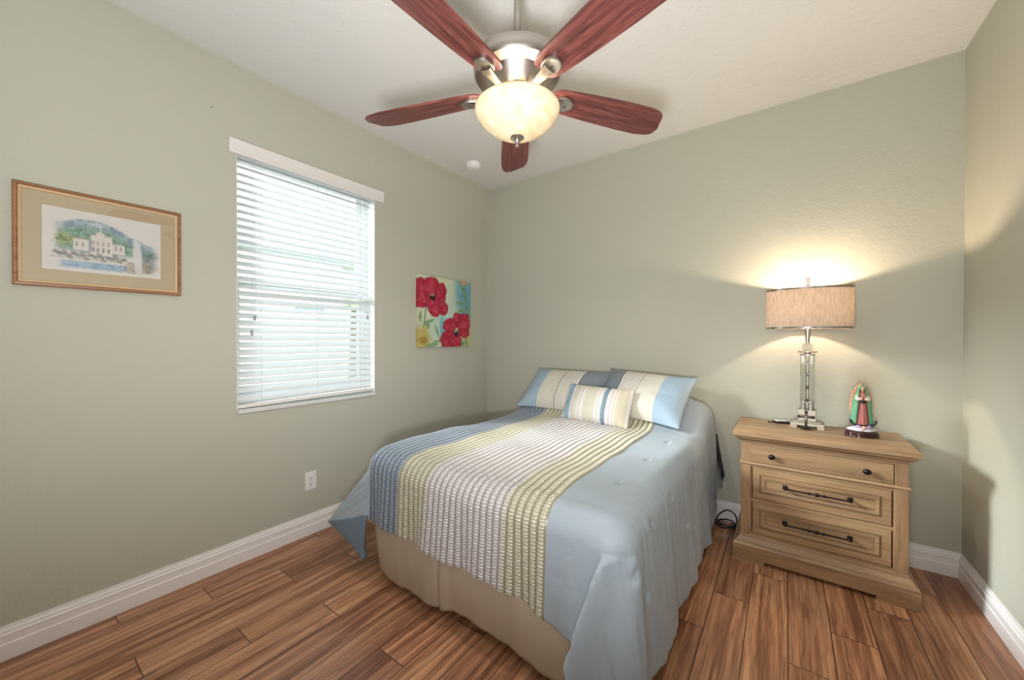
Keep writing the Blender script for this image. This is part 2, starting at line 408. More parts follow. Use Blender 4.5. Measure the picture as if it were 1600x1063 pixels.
for k in range(nsl):
    zc = 0.066 + k * pitch
    pts = []
    for q in (-1, -0.5, 0, 0.5, 1):
        xx = 0.025 * q; zz = 0.0016 * (1 - q * q)
        pts.append((xx * math.cos(tilt), -xx * math.sin(tilt) + zz))
    ring = [(-0.045 + px, pz + 0.0013) for px, pz in pts] + [(-0.045 + px, pz - 0.0013) for px, pz in reversed(pts)]
    loft(bm, [[(px, yy, zc + pz) for px, pz in ring] for yy in (sa, sb)], True, True)
obj('slats', bm, M['slat'], bl)
bm = bmesh.new(); loft(bm, [[(-0.070, y_, z_ ), (-0.020, y_, z_), (-0.020, y_, z_ + 0.019), (-0.070, y_, z_ + 0.019)] for y_, z_ in ((sa, 0.004), (sb, 0.016))]); obj('bottom_rail', bm, M['valance'], bl)
bm = bmesh.new()
for yy in (-0.31, 0.02, 0.335):
    for xx in (-0.0715, -0.0185): tube(bm, [(xx, yy, 0.02), (xx, yy, 1.42)], 0.0009, 5)
obj('ladder_cord', bm, M['cord'], bl)
for (yy, zt, xx) in ((-0.347, 0.515, -0.012), (-0.362, 0.428, -0.010), (0.385, 0.552, -0.012)):
    bm = bmesh.new(); tube(bm, [(xx, yy, zt + 0.02), (xx, yy, 1.425)], 0.0011, 5); c_ = obj('pull_cord', bm, M['cord'], bl)
    bm = bmesh.new(); lathe(bm, [(0.003, 0.030), (0.0062, 0.027), (0.007, 0.018), (0.0045, 0.013), (0.008, 0.004), (0.008, 0.0)], 12)
    o = obj('tassel', bm, M['tassel'], c_, True); o.location = (xx, yy, zt - 0.008)

# ------------------------------------------------------------------ outdoors seen through the blind
bm = bmesh.new(); box(bm, -40, XL - 0.6, -30, 40, -0.40, -0.25); tag(obj('lawn', bm, plain('lawn grass', srgb(150, 172, 120), 0.9, bump=0.3, bscale=20)), 'green lawn outside the window', 'lawn', kind='structure')
nh = thing('neighbour_house', 'pale neighbouring house with grey hip roof seen through the blind', 'house', (-9.0, 0.0, -0.25))
bm = bmesh.new(); box(bm, -2.5, 2.0, -8, 4.05, 0, 2.9); obj('house_wall', bm, plain('pale stucco', srgb(236, 236, 230), 0.9, bump=0.2, bscale=20), nh)
bm = bmesh.new()
A = [(2.45, 4.45, 2.9), (2.45, -8.4, 2.9), (-2.95, -8.4, 2.9), (-2.95, 4.45, 2.9)]; R_ = [(-0.25, 1.9, 4.15), (-0.25, -5.9, 4.15)]
v = [bm.verts.new(p) for p in A + R_]
for f in ((0, 1, 5, 4), (1, 2, 5), (2, 3, 4, 5), (3, 0, 4), (3, 2, 1, 0)): bm.faces.new([v[i] for i in f])
obj('house_roof', bm, plain('grey roof shingles', srgb(150, 158, 168), 0.9, bump=0.3, bscale=12), nh)
hwn = None
bm = bmesh.new(); box(bm, 1.97, 2.03, 3.12, 3.72, 1.85, 2.10, 0.01); hwn = obj('house_window', bm, M['vinyl'], nh)
bm = bmesh.new(); box(bm, 2.028, 2.034, 3.15, 3.69, 1.96, 2.07); obj('house_window_pane', bm, plain('grey house window', srgb(120, 130, 138), 0.2), hwn)
tr = thing('tree', 'green leafy tree beyond the neighbouring house', 'tree', (-11.5, 7.0, -0.25))
bm = bmesh.new(); tube(bm, [(0, 0, 0), (0.05, 0, 1.4), (0, 0.05, 2.8)], [0.16, 0.12, 0.08], 10); obj('trunk', bm, plain('bark', srgb(110, 96, 80), 0.9), tr)
bm = bmesh.new()
for k in range(26):
    a, r, z = random.uniform(0, 2 * PI), random.uniform(0, 1.1), random.uniform(2.3, 5.0)
    rr = random.uniform(0.35, 0.6) * (1.2 - abs(z - 3.4) / 3)
    res = bmesh.ops.create_icosphere(bm, subdivisions=2, radius=rr)
    for vv in res['verts']:
        vv.co *= random.uniform(0.8, 1.2); vv.co += Vector((r * math.cos(a), r * math.sin(a), z))
obj('crown', bm, plain('leaves', srgb(204, 208, 200), 0.9), tr)

# ------------------------------------------------------------------ framed print (left wall)
def fbm(nu, nv, sc, seed, octs=4):
    """smooth value noise on a grid, 0..1"""
    g = np.random.default_rng(seed); out = np.zeros((nu, nv)); amp = 1; tot = 0
    for o_ in range(octs):
        a, b = max(2, int(sc[0] * 2 ** o_)) + 2, max(2, int(sc[1] * 2 ** o_)) + 2
        T = g.random((a, b)); x = np.linspace(0, a - 1.001, nu); y = np.linspace(0, b - 1.001, nv)
        xi, yi = x.astype(int), y.astype(int); fx, fy = (x - xi)[:, None], (y - yi)[None, :]
        fx = fx * fx * (3 - 2 * fx); fy = fy * fy * (3 - 2 * fy)
        xi2, yi2 = np.minimum(xi + 1, a - 1), np.minimum(yi + 1, b - 1)
        out += amp * ((T[np.ix_(xi, yi)] * (1 - fx) + T[np.ix_(xi2, yi)] * fx) * (1 - fy) + (T[np.ix_(xi, yi2)] * (1 - fx) + T[np.ix_(xi2, yi2)] * fx) * fy)
        tot += amp; amp *= 0.55
    return out / tot
def sstep(a, b, x):
    t = np.clip((x - a) / (b - a), 0, 1); return t * t * (3 - 2 * t)
class Paint:
    def __init__(s, nu, nv, asp, base):
        s.nu, s.nv = nu, nv; s.U, s.V = np.meshgrid(np.linspace(0, asp, nu), np.linspace(0, 1, nv), indexing='ij')
        s.I = np.ones((nu, nv, 3)) * np.array(base)
    def put(s, mask, col, op=1.0):
        k = (np.clip(mask, 0, 1) * op)[..., None]; s.I = s.I * (1 - k) + np.array(col) * k
    def ell(s, cx, cy, rx, ry, rot=0, soft=0.15, n=None):
        c, q = math.cos(rot), math.sin(rot); dx, dy = s.U - cx, s.V - cy
        d = np.sqrt(((c * dx + q * dy) / rx) ** 2 + ((-q * dx + c * dy) / ry) ** 2)
        if n is not None: d = d + n
        return 1 - sstep(1 - soft, 1 + soft, d)
    def rect(s, x0, x1, y0, y1, soft=0.006):
        return sstep(x0 - soft, x0 + soft, s.U) * (1 - sstep(x1 - soft, x1 + soft, s.U)) * sstep(y0 - soft, y0 + soft, s.V) * (1 - sstep(y1 - soft, y1 + soft, s.V))
    def line(s, p, q, wd, soft=0.5):
        p, q = np.array(p), np.array(q); d = q - p; L = (d @ d)
        t = np.clip(((s.U - p[0]) * d[0] + (s.V - p[1]) * d[1]) / L, 0, 1)
        dist = np.hypot(s.U - p[0] - t * d[0], s.V - p[1] - t * d[1]); return 1 - sstep(wd * (1 - soft), wd * (1 + soft), dist)

def paint_landscape():
    nu, nv, asp = 190, 132, 0.366 / 0.267
    p = Paint(nu, nv, asp, srgb(236, 228, 220)); U, V = p.U / asp, p.V
    n1, n2, n3 = fbm(nu, nv, (9, 6), 1), fbm(nu, nv, (26, 18), 2), fbm(nu, nv, (50, 36), 3)
    fade = sstep(0.07, 0.20, U + 0.10 * (n1 - .5)) * (1 - sstep(0.86, 0.99, U + 0.1 * (n1 - .5)))
    ridge = 0.86 - 0.30 * sstep(0.42, 0.95, U) - 0.08 * (1 - sstep(0.1, 0.35, U)) + 0.04 * (n1 - .5)
    hill = (1 - sstep(ridge - 0.03, ridge + 0.03, V)) * sstep(0.30, 0.40, V) * fade
    p.put(hill, srgb(150, 178, 190), 0.85)
    p.put(hill * sstep(0.42, 0.6, n2), srgb(96, 124, 142), 0.6)
    grn = hill * (1 - sstep(ridge - 0.20, ridge - 0.06, V + 0.05 * (n2 - .5)))
    p.put(grn, srgb(140, 178, 150), 0.8); p.put(grn * sstep(0.48, 0.62, n3), srgb(78, 118, 96), 0.75); p.put(grn * sstep(0.6, 0.7, n2), srgb(176, 196, 150), 0.5)
    rk = p.ell(0.42 * asp, 0.80, 0.09, 0.03, -0.15, 0.4, 0.8 * (n3 - .5)); p.put(rk, srgb(222, 222, 226), 0.7)
    tr_ = p.ell(0.17 * asp, 0.52, 0.10, 0.10, 0, 0.3, 0.9 * (n2 - .5)); p.put(tr_, srgb(168, 180, 122), 0.9); p.put(tr_ * sstep(.5, .6, n3), srgb(92, 116, 80), 0.8)
    # palace
    W_ = srgb(236, 226, 214); sh = srgb(168, 160, 190); dk = srgb(92, 82, 92)
    for (a, b, c, d) in ((0.235, 0.36, 0.36, 0.55), (0.54, 0.66, 0.36, 0.53), (0.375, 0.55, 0.32, 0.64)):
        p.put(p.rect(a * asp, b * asp, c, d), W_, 0.95); p.put(p.rect(a * asp, b * asp, d - 0.02, d), srgb(180, 166, 156), 0.6)
    p.put(p.rect(0.355 * asp, 0.385 * asp, 0.36, 0.54), sh, 0.7)
    p.put(p.ell(0.45 * asp, 0.645, 0.05, 0.05, 0, 0.2), W_, 0.9); p.put(p.line((0.455 * asp, 0.66), (0.455 * asp, 0.74), 0.008), W_, 0.9)
    for cx in (0.395, 0.43, 0.475, 0.52):
        p.put(p.rect((cx - .009) * asp, (cx + .009) * asp, 0.36, 0.43), dk, 0.75); p.put(p.rect((cx - .007) * asp, (cx + .007) * asp, 0.47, 0.54), srgb(150, 110, 104), 0.65)
    for cx in (0.26, 0.31, 0.58, 0.625): p.put(p.rect((cx - .008) * asp, (cx + .008) * asp, 0.42, 0.49), dk, 0.6)
    # shrubs and terrace
    for k in range(26):
        cx = 0.10 + 0.56 * k / 25; sh_ = p.ell(cx * asp, 0.30 - 0.05 * (k % 3) / 2 + 0.02 * math.sin(k), 0.035, 0.03, 0, 0.4, 1.2 * (n3 - .5))
        p.put(sh_, srgb(92, 108, 92) if k % 3 else srgb(120, 104, 122), 0.62)
    p.put(p.rect(0.06 * asp, 0.64 * asp, 0.215, 0.235, 0.01), srgb(150, 140, 142), 0.5)
    wt = (1 - sstep(0.16, 0.20, V + 0.02 * (n2 - .5))) * sstep(0.045, 0.09, V) * sstep(0.10, 0.2, U) * (1 - sstep(0.62, 0.75, U))
    p.put(wt, srgb(160, 190, 212), 0.9); p.put(wt * sstep(.5, .62, n2), srgb(118, 152, 186), 0.6)
    # fountain and right-hand shrubs
    rs = p.ell(0.90 * asp, 0.30, 0.13, 0.16, 0, 0.4, 0.9 * (n2 - .5)); p.put(rs * fade, srgb(118, 140, 130), 0.8); p.put(rs * sstep(.5, .62, n3) * fade, srgb(96, 92, 128), 0.7)
    fr = p.ell(0.78 * asp, 0.16, 0.19, 0.09, 0, 0.4, 1.0 * (n3 - .5)); p.put(fr, srgb(172, 150, 116), 0.7); p.put(fr * sstep(.5, .6, n2), srgb(120, 116, 108), 0.7)
    ft = p.ell(0.775 * asp, 0.36, 0.055, 0.32, 0.03, 0.35, 0.5 * (n2 - .5)); p.put(ft, srgb(232, 230, 226), 0.9)
    return p
PY0, PY1, PZ0, PZ1 = 0.058, 0.573, 1.479, 1.893
pf = thing('framed_print', 'wide gold brown framed watercolour of a palace and fountain on the left wall', 'picture', (XL, (PY0 + PY1) / 2, (PZ0 + PZ1) / 2))
ph, pw = (PZ1 - PZ0) / 2, (PY1 - PY0) / 2
def frame_ring(bm, prof, hw_, hh_, mi=0):
    """prof (inset, depth x): mitred rectangular moulding"""
    rings = []
    for (sy, sz) in ((-1, -1), (1, -1), (1, 1), (-1, 1), (-1, -1)):
        rings.append([(d, sy * (hw_ - i), sz * (hh_ - i)) for i, d in prof])
    loft(bm, rings, True, False, mi); bmesh.ops.remove_doubles(bm, verts=bm.verts, dist=1e-6)
bm = bmesh.new(); frame_ring(bm, [(0, 0.001), (0, 0.017), (0.004, 0.022), (0.010, 0.023), (0.013, 0.019), (0.015, 0.019), (0.015, 0.001)], pw, ph); obj('frame', bm, M['frame'], pf)
bm = bmesh.new(); frame_ring(bm, [(0.0152, 0.003), (0.0152, 0.0185), (0.020, 0.016), (0.024, 0.012), (0.024, 0.003)], pw, ph); obj('frame_lip', bm, M['gold'], pf)
bm = bmesh.new(); frame_ring(bm, [(0.0242, 0.002), (0.0242, 0.0085), (0.073, 0.0085), (0.0745, 0.0065), (0.0745, 0.002)], pw, ph); mt_ = obj('mat', bm, M['mat'], pf)
P = paint_landscape(); aw, ah = 0.1845, 0.1345
V = np.zeros((P.nu, P.nv, 3)); V[..., 0] = 0.006; V[..., 1] = (P.U / P.U.max() * 2 - 1) * aw; V[..., 2] = (P.V * 2 - 1) * ah
link('print', grid_mesh('print', V.reshape(-1, 3), P.nu, P.nv, None, P.I.reshape(-1, 3)), M['art'], pf)
bm = bmesh.new(); box(bm, 0.0108, 0.0122, -pw + 0.0244, pw - 0.0244, -ph + 0.0244, ph - 0.0244); obj('glass', bm, M['picglass'], pf)

# ------------------------------------------------------------------ floral canvas
def paint_flowers():
    nu, nv, asp = 130, 122, 0.645 / 0.61
    p = Paint(nu, nv, asp, srgb(206, 206, 178)); U, V = p.U, p.V
    n1, n2, n3 = fbm(nu, nv, (6, 6), 11), fbm(nu, nv, (16, 16), 12), fbm(nu, nv, (34, 34), 13)
    p.put(sstep(.45, .65, n1), srgb(188, 202, 178), 0.7); p.put(p.ell(0.55, 0.35, 0.35, 0.35, 0, 0.8), srgb(170, 204, 196), 0.6)
    p.put(p.ell(0.98, 0.75, 0.26, 0.42, 0.1, 0.5, 0.6 * (n1 - .5)), srgb(72, 148, 176), 0.85); p.put(p.ell(0.86, 0.92, 0.12, 0.1, 0, 0.6), srgb(120, 184, 186), 0.6)
    p.put(p.ell(0.46, 0.26, 0.06, 0.2, 0.1, 0.5, 0.5 * (n2 - .5)), srgb(84, 166, 186), 0.8)
    p.put(p.ell(0.82, 0.46, 0.09, 0.06, 0.3, 0.5), srgb(84, 160, 180), 0.7)
    p.put(p.ell(0.98, 0.12, 0.16, 0.26, 0, 0.6, 0.5 * (n2 - .5)), srgb(178, 170, 96), 0.75); p.put(p.ell(0.90, 0.99, 0.10, 0.05, 0, 0.6), srgb(206, 150, 80), 0.8)
    p.put(p.ell(0.08, 0.13, 0.15, 0.17, 0, 0.35, 0.7 * (n2 - .5)), srgb(184, 160, 74), 0.85); p.put(p.ell(0.09, 0.10, 0.07, 0.05, 0, 0.5, 1.0 * (n3 - .5)), srgb(140, 108, 44), 0.7)
    G = srgb(124, 156, 112); GD = srgb(78, 110, 76)
    for (a, b, w_) in (((0.15, 0.60), (0.10, 0.28), 0.010), ((0.96, 0.55), (0.92, 0.95), 0.009), ((0.92, 0.2), (0.98, 0.0), 0.010), ((0.80, 0.98), (0.93, 0.7), 0.008)): p.put(p.line(a, b, w_), GD, 0.9)
    for (cx, cy, rx, ry, ro) in ((0.20, 0.36, 0.10, 0.025, 0.3), (0.17, 0.31, 0.03, 0.07, 0.6), (0.04, 0.42, 0.03, 0.08, -0.1), (0.82, 0.66, 0.08, 0.03, -0.1), (0.93, 0.76, 0.03, 0.09, -0.3), (0.85, 0.55, 0.09, 0.035, 0.2), (0.88, 0.88, 0.03, 0.09, 0.5),
                                 (1.0, 0.50, 0.035, 0.08, -0.4), (0.97, 0.60, 0.03, 0.09, -0.2), (0.35, 0.22, 0.022, 0.10, 0.4), (0.36, 0.08, 0.10, 0.02, 0.1), (0.25, 0.03, 0.12, 0.03, 0.1), (0.88, 0.04, 0.06, 0.04, 0.3)):
        e = p.ell(cx, cy, rx, ry, ro, 0.25, 0.2 * (n3 - .5)); p.put(e, G, 0.85); p.put(p.ell(cx, cy, rx, ry * 0.15, ro, 0.4), GD, 0.6)
    Rd, Rl, Rk = srgb(172, 44, 66), srgb(202, 88, 108), srgb(104, 22, 40)
    def petal(cx, cy, rx, ry, ro, tint=0.0):
        n_ = 0.35 * (n2 - .5) + 0.2 * (n3 - .5); e = p.ell(cx, cy, rx, ry, ro, 0.06, n_)
        p.put(p.ell(cx, cy, rx * 1.06, ry * 1.06, ro, 0.06, n_), Rk, 0.9); p.put(e, Rd); p.put(p.ell(cx, cy + ry * .1, rx * 0.8, ry * 0.7, ro, 0.6, n_) * sstep(.35, .65, n2), Rl, 0.55 + tint)
        p.put(e * sstep(.55, .7, n3), Rk, 0.25)
    for a in ((0.04, 0.82, 0.12, 0.13, 0), (0.05, 0.66, 0.15, 0.12, 0), (0.24, 0.84, 0.15, 0.14, 0.2), (0.42, 0.79, 0.10, 0.13, -0.3), (0.38, 0.68, 0.13, 0.09, 0.3), (0.24, 0.60, 0.09, 0.15, 0.4), (0.46, 0.56, 0.10, 0.10, 0.5), (0.32, 0.52, 0.09, 0.09, 0.4)): petal(*a)
    for a in ((0.76, 0.40, 0.09, 0.12, 0.2), (0.90, 0.34, 0.13, 0.17, -0.2), (0.60, 0.31, 0.13, 0.11, 0.1), (0.92, 0.20, 0.11, 0.07, 0.0), (0.58, 0.10, 0.16, 0.13, 0.0), (0.72, 0.09, 0.14, 0.10, -0.2)): petal(*a)
    for (cx, cy) in ((0.27, 0.70), (0.74, 0.20)):
        p.put(p.ell(cx, cy, 0.055, 0.045, 0, 0.3, 0.9 * (n3 - .5)), srgb(40, 30, 34), 0.95); p.put(p.ell(cx - .01, cy + .035, 0.03, 0.015, 0, 0.5, 0.9 * (n3 - .5)), srgb(186, 176, 150), 0.7)
    return p
cy0, cy1, cz0, cz1 = 2.085, 2.73, 1.19, 1.80
cv = thing('floral_canvas', 'small square canvas painted with two red poppies on the left wall near the corner', 'picture', (XL, (cy0 + cy1) / 2, (cz0 + cz1) / 2))
P = paint_flowers(); ch, cw = (cz1 - cz0) / 2, (cy1 - cy0) / 2
# the painted cloth wraps round the edges: pad the grid by one ring running back to the wall
Pu = np.concatenate([[0], P.U[:, 0] / P.U.max(), [1]]); Pv = np.concatenate([[0], P.V[0], [1]])
I = np.pad(P.I, ((1, 1), (1, 1), (0, 0)), mode='edge'); nu, nv = P.nu + 2, P.nv + 2
V = np.zeros((nu, nv, 3)); V[..., 1] = (Pu[:, None] * 2 - 1) * cw; V[..., 2] = (Pv[None, :] * 2 - 1) * ch; V[..., 0] = 0.026
V[0, :, 0] = V[-1, :, 0] = 0.001; V[:, 0, 0] = V[:, -1, 0] = 0.001
link('canvas', grid_mesh('canvas', V.reshape(-1, 3), nu, nv, None, I.reshape(-1, 3)), M['canvas_art'], cv)
bm = bmesh.new(); frame_ring(bm, [(0.002, 0.001), (0.002, 0.022), (0.03, 0.022), (0.03, 0.001)], cw, ch); obj('stretcher_frame', bm, M['oak'], cv)

# ------------------------------------------------------------------ wall outlet, nail, smoke detector
ou = thing('wall_outlet', 'white duplex wall outlet low on the left wall beside the bed foot', 'outlet', (XL, 1.2225, 0.343))
bm = bmesh.new(); box(bm, 0.0005, 0.006, -0.0365, 0.0365, -0.0585, 0.0585, 0.003); obj('cover_plate', bm, M['plastic'], ou)
for s in (-1, 1):
    bm = bmesh.new(); R0 = rrect(-0.017, 0.017, s * 0.0195 - 0.0145, s * 0.0195 + 0.0145, 0.009, 0)
    loft(bm, [[(x_, a, b) for a, b, _ in R0] for x_ in (0.006, 0.0085)]); rc = obj('receptacle', bm, M['plastic'], ou)
    bm = bmesh.new()
    box(bm, 0.0085, 0.0090, -0.0085, -0.0060, s * 0.0195 - 0.001, s * 0.0195 + 0.008); box(bm, 0.0085, 0.0090, 0.0060, 0.0085, s * 0.0195 - 0.001, s * 0.0195 + 0.007)
    box(bm, 0.0085, 0.0090, -0.0028, 0.0028, s * 0.0195 - 0.010, s * 0.0195 - 0.0045); obj('socket_slots', bm, M['slot'], rc)
bm = bmesh.new(); sphere(bm, (0.006, 0, 0), 0.0015, 0.003, 0.003, 10, 6); obj('screw', bm, M['nickel'], ou, True)
bm = bmesh.new(); tube(bm, [(XL - 0.002, 0.704, 2.498), (XL + 0.006, 0.704, 2.499)], 0.0022, 8); tag(obj('nail', bm, M['iron']), 'tiny dark nail in the left wall above the blind', 'nail')
sd = thing('smoke_detector', 'round white smoke detector on the ceiling near the corner', 'smoke detector', (-2.216, 2.49, H))
bm = bmesh.new(); lathe(bm, [(0.0, -0.0005), (0.066, -0.0005), (0.068, -0.004), (0.067, -0.013), (0.0, -0.013)], 36); obj('base_ring', bm, M['detector'], sd, angle=40)
bm = bmesh.new(); lathe(bm, [(0.0, -0.0132), (0.057, -0.0132), (0.058, -0.018), (0.055, -0.033), (0.045, -0.040), (0.018, -0.043), (0.0, -0.043)], 36); obj('cover', bm, M['detector'], sd, angle=40)
bm = bmesh.new(); lathe(bm, [(0.0, -0.0430), (0.009, -0.0430), (0.008, -0.0455), (0, -0.046)], 16, 0.02, 0.0); obj('test_button', bm, M['plastic'], sd, angle=40)

# ------------------------------------------------------------------ ceiling fan
FX, FY = -0.843, 1.200
fan = thing('ceiling_fan', 'five blade ceiling fan of cherry wood and brushed nickel with lit glass bowl', 'ceiling fan', (FX, FY, H))
zz = lambda z: z - H
bm = bmesh.new(); lathe(bm, [(0, zz(H)), (0.070, zz(H)), (0.068, zz(2.765)), (0.045, zz(2.728)), (0.022, zz(2.722)), (0, zz(2.722))], 40); obj('canopy', bm, M['nickel'], fan, angle=40)
bm = bmesh.new(); tube(bm, [(0, 0, zz(2.725)), (0, 0, zz(2.352))], 0.0135, 20); obj('downrod', bm, M['nickel'], fan, True)
bm = bmesh.new(); lathe(bm, [(0, zz(2.395)), (0.022, zz(2.395)), (0.026, zz(2.372)), (0.03, zz(2.355)), (0.06, zz(2.351)), (0.140, zz(2.338)), (0.160, zz(2.329)), (0.166, zz(2.319)), (0.168, zz(2.300)), (0.167, zz(2.280)),(0.160, zz(2.271)),
                        (0.140, zz(2.267)), (0.118, zz(2.266)), (0.113, zz(2.260)), (0.098, zz(2.238)), (0.084, zz(2.220)), (0.078, zz(2.214)), (0.0, zz(2.214))], 56); obj('motor_housing', bm, M['nickel'], fan, angle=35)
bm = bmesh.new(); lathe(bm, [(0, zz(2.214)), (0.070, zz(2.214)), (0.072, zz(2.206)), (0.066, zz(2.192)), (0.046, zz(2.188)), (0.036, zz(2.186)), (0.036, zz(2.164)), (0, zz(2.164))], 40)
fw = obj('flywheel', bm, M['nickel'], fan, angle=35)
bm = bmesh.new()
for k in range(20):
    a = 2 * PI * k / 20 + 0.1; sphere(bm, (0.0695 * math.cos(a), 0.0695 * math.sin(a), zz(2.199)), 0.005, 0.005, 0.005, 8, 6)
obj('vent_holes', bm, M['slot'], fw)
# blade
def blade_outline():
    L0, L1 = 0.145, 0.670; pts = []
    ws = [(0.145, 0.036), (0.158, 0.047), (0.180, 0.054), (0.26, 0.060), (0.38, 0.067), (0.50, 0.071), (0.58, 0.071), (0.63, 0.066), (0.652, 0.058), (0.664, 0.046), (0.670, 0.020)]
    up = [(x, y) for x, y in ws]; dn = [(x - (0.018 if x > 0.6 else 0), -y) for x, y in reversed(ws)]
    return up + dn
def make_blade():
    root = bmesh.new(); O = blade_outline(); n = len(O)
    loft(root, [[(x, y, -0.0045) for x, y in O], [(x, y, 0.0045) for x, y in O]])
    es = [e for e in root.edges if abs(e.verts[0].co.z - e.verts[1].co.z) < 1e-6 and len(e.link_faces) == 2]
    bmesh.ops.bevel(root, geom=es, offset=0.0018, segments=2, profile=0.5, affect='EDGES')
    return root
def make_iron():
    bm = bmesh.new()
    # oval medallion under the blade root, and curved arm to the hub
    rings = []
    for (s_, z) in ((1.0, -0.0048), (1.02, -0.010), (0.97, -0.0155), (0.86, -0.017), (0.80, -0.0165), (0.3, -0.019)):
        rings.append([(0.196 + 0.040 * s_ * math.cos(2 * PI * i / 28), 0.034 * s_ * math.sin(2 * PI * i / 28), z) for i in range(28)])
    loft(bm, rings)
    pts = spline([(0.190, 0, -0.020), (0.150, 0, -0.026), (0.112, 0, -0.030), (0.082, 0, -0.026), (0.060, 0, -0.022)], 6)
    rr = []
    for i, p in enumerate(pts):
        t = i / (len(pts) - 1); wd = 0.016 * (1 - t) ** 1.6 + 0.0085; th = 0.006
        rr.append([(p.x, wd * math.cos(2 * PI * k / 14), p.z + th * math.sin(2 * PI * k / 14)) for k in range(14)])
    loft(bm, rr)
    return bm
zb = 2.222
proto = None
for k in range(5):
    a = math.radians(54.5 + 72 * k)
    if proto is None:
        b_ = obj('blade', make_blade(), M['blade'], fan)
        i_ = obj('blade_iron', make_iron(), M['nickel'], b_, angle=40)
        bm = bmesh.new()
        box(bm, 0.186, 0.206, -0.0022, 0.0022, -0.0198, -0.0184); sl = obj('iron_slot', bm, M['slot'], b_)
        proto = (b_, i_, sl)
    else:
        b_ = proto[0].copy(); C.objects.link(b_); b_.parent = fan
        for q in proto[1:]:
            c_ = q.copy(); C.objects.link(c_); c_.parent = b_
    b_.location = (0, 0, zb - H)
    b_.rotation_euler = Euler((math.radians(-12), math.radians(0.8), a), 'XYZ')
# light kit: switch housing, fitter ring, alabaster bowl, finial
bm = bmesh.new(); lathe(bm, [(0, zz(2.165)), (0.038, zz(2.165)), (0.038, zz(2.150)), (0.030, zz(2.145)), (0.008, zz(2.143)), (0.0065, zz(2.045)), (0, zz(2.045))], 28); obj('switch_housing', bm, M['nickel'], fan, angle=40)
t = NT('lit alabaster glass'); t.t.nodes.remove(t.b); Pq = t.coord()
n_ = t.noise(Pq, 14, 4, 0.55, 1.8)
cc = t.ramp(n_, [(0.30, srgb(214, 194, 156)), (0.5, srgb(228, 212, 180)), (0.7, srgb(238, 226, 200))])
tl = t.n('ShaderNodeBsdfTranslucent', ins={0: cc}); df = t.n('ShaderNodeBsdfDiffuse', ins={0: cc}); em = t.n('ShaderNodeEmission', ins={0: t.mix(1.0, cc, srgb(255, 228, 178), 'MULTIPLY'), 1: 0.22})
gl = t.n('ShaderNodeBsdfGlossy', ins={0: (1, 1, 1), 'Roughness': 0.25})
m1 = t.n('ShaderNodeMixShader', ins={0: 0.012, 1: df.outputs[0], 2: tl.outputs[0]}); m0 = t.n('ShaderNodeMixShader', ins={0: 0.05, 1: m1.outputs[0], 2: gl.outputs[0]})
ad = t.n('ShaderNodeAddShader', ins={0: m0.outputs[0], 1: em.outputs[0]}); t.t.links.new(ad.outputs[0], t.out.inputs[0])
M['bowl'] = t.m
bm = bmesh.new()
bp = [(0.150, 2.157), (0.160, 2.154), (0.1635, 2.148), (0.162, 2.140), (0.152, 2.122), (0.134, 2.101), (0.110, 2.080), (0.082, 2.063), (0.052, 2.050), (0.025, 2.044), (0.012, 2.043)]
lathe(bm, [(r, zz(z)) for r, z in bp] + [(r - 0.004 if r > 0.02 else r, zz(z + 0.004)) for r, z in reversed(bp)], 56, cap=False)
obj('light_bowl', bm, M['bowl'], fan, True)
bm = bmesh.new(); lathe(bm, [(0.0, zz(2.046)), (0.026, zz(2.0455)), (0.027, zz(2.042)), (0.020, zz(2.037)), (0.012, zz(2.031)), (0.0075, zz(2.022)), (0.006, zz(2.014)), (0.0075, zz(2.011)), (0.0045, zz(2.007)), (0.0, zz(2.003))], 28); obj('finial', bm, M['nickel'], fan, angle=50)
for k, (dx, dy) in enumerate(((0.062, 0.02), (-0.05, 0.045), (-0.012, -0.064))):
    bm = bmesh.new(); sphere(bm, (dx, dy, zz(2.112)), 0.018, 0.018, 0.022, 14, 10); obj('light_bulb', bm, M['bulb'], fan, True)
    lamp('fan_bulb_light', 'POINT', (FX + dx, FY + dy, 2.128), FAN_W, (1.0, 0.94, 0.84), shadow_soft_size=0.02)

# ------------------------------------------------------------------ bed
bed = thing('bed', 'double bed with taupe skirt standing under the striped comforter', 'bed', (-1.105, 2.10, 0))
BX0, BX1, BY0, BY1 = -0.675, 0.650, -0.86, 0.875          # local mattress footprint
bm = bmesh.new(); loft(bm, [rrect(BX0, BX1, BY0, BY1, 0.07, z) for z in (0.37, 0.60)]); es = [e for e in bm.edges if all(abs(v.co.z - .60) < 1e-4 for v in e.verts)]
bmesh.ops.bevel(bm, geom=es, offset=0.04, segments=4, profile=0.5, affect='EDGES'); obj('mattress', bm, M['mattress'], bed, angle=40)
bm = bmesh.new(); loft(bm, [rrect(BX0 + .01, BX1 - .01, BY0 + .01, BY1 - .005, 0.05, z) for z in (0.16, 0.368)]); obj('box_spring', bm, M['mattress'], bed)
for (lx, ly) in ((BX0 + .12, BY0 + .15), (BX1 - .12, BY0 + .15), (BX0 + .12, BY1 - .1), (BX1 - .12, BY1 - .1)):
    bm = bmesh.new(); lathe(bm, [(0.022, 0.16), (0.022, 0.03), (0.028, 0.028), (0.028, 0.0)], 16, lx, ly); obj('leg', bm, M['iron'], bed)
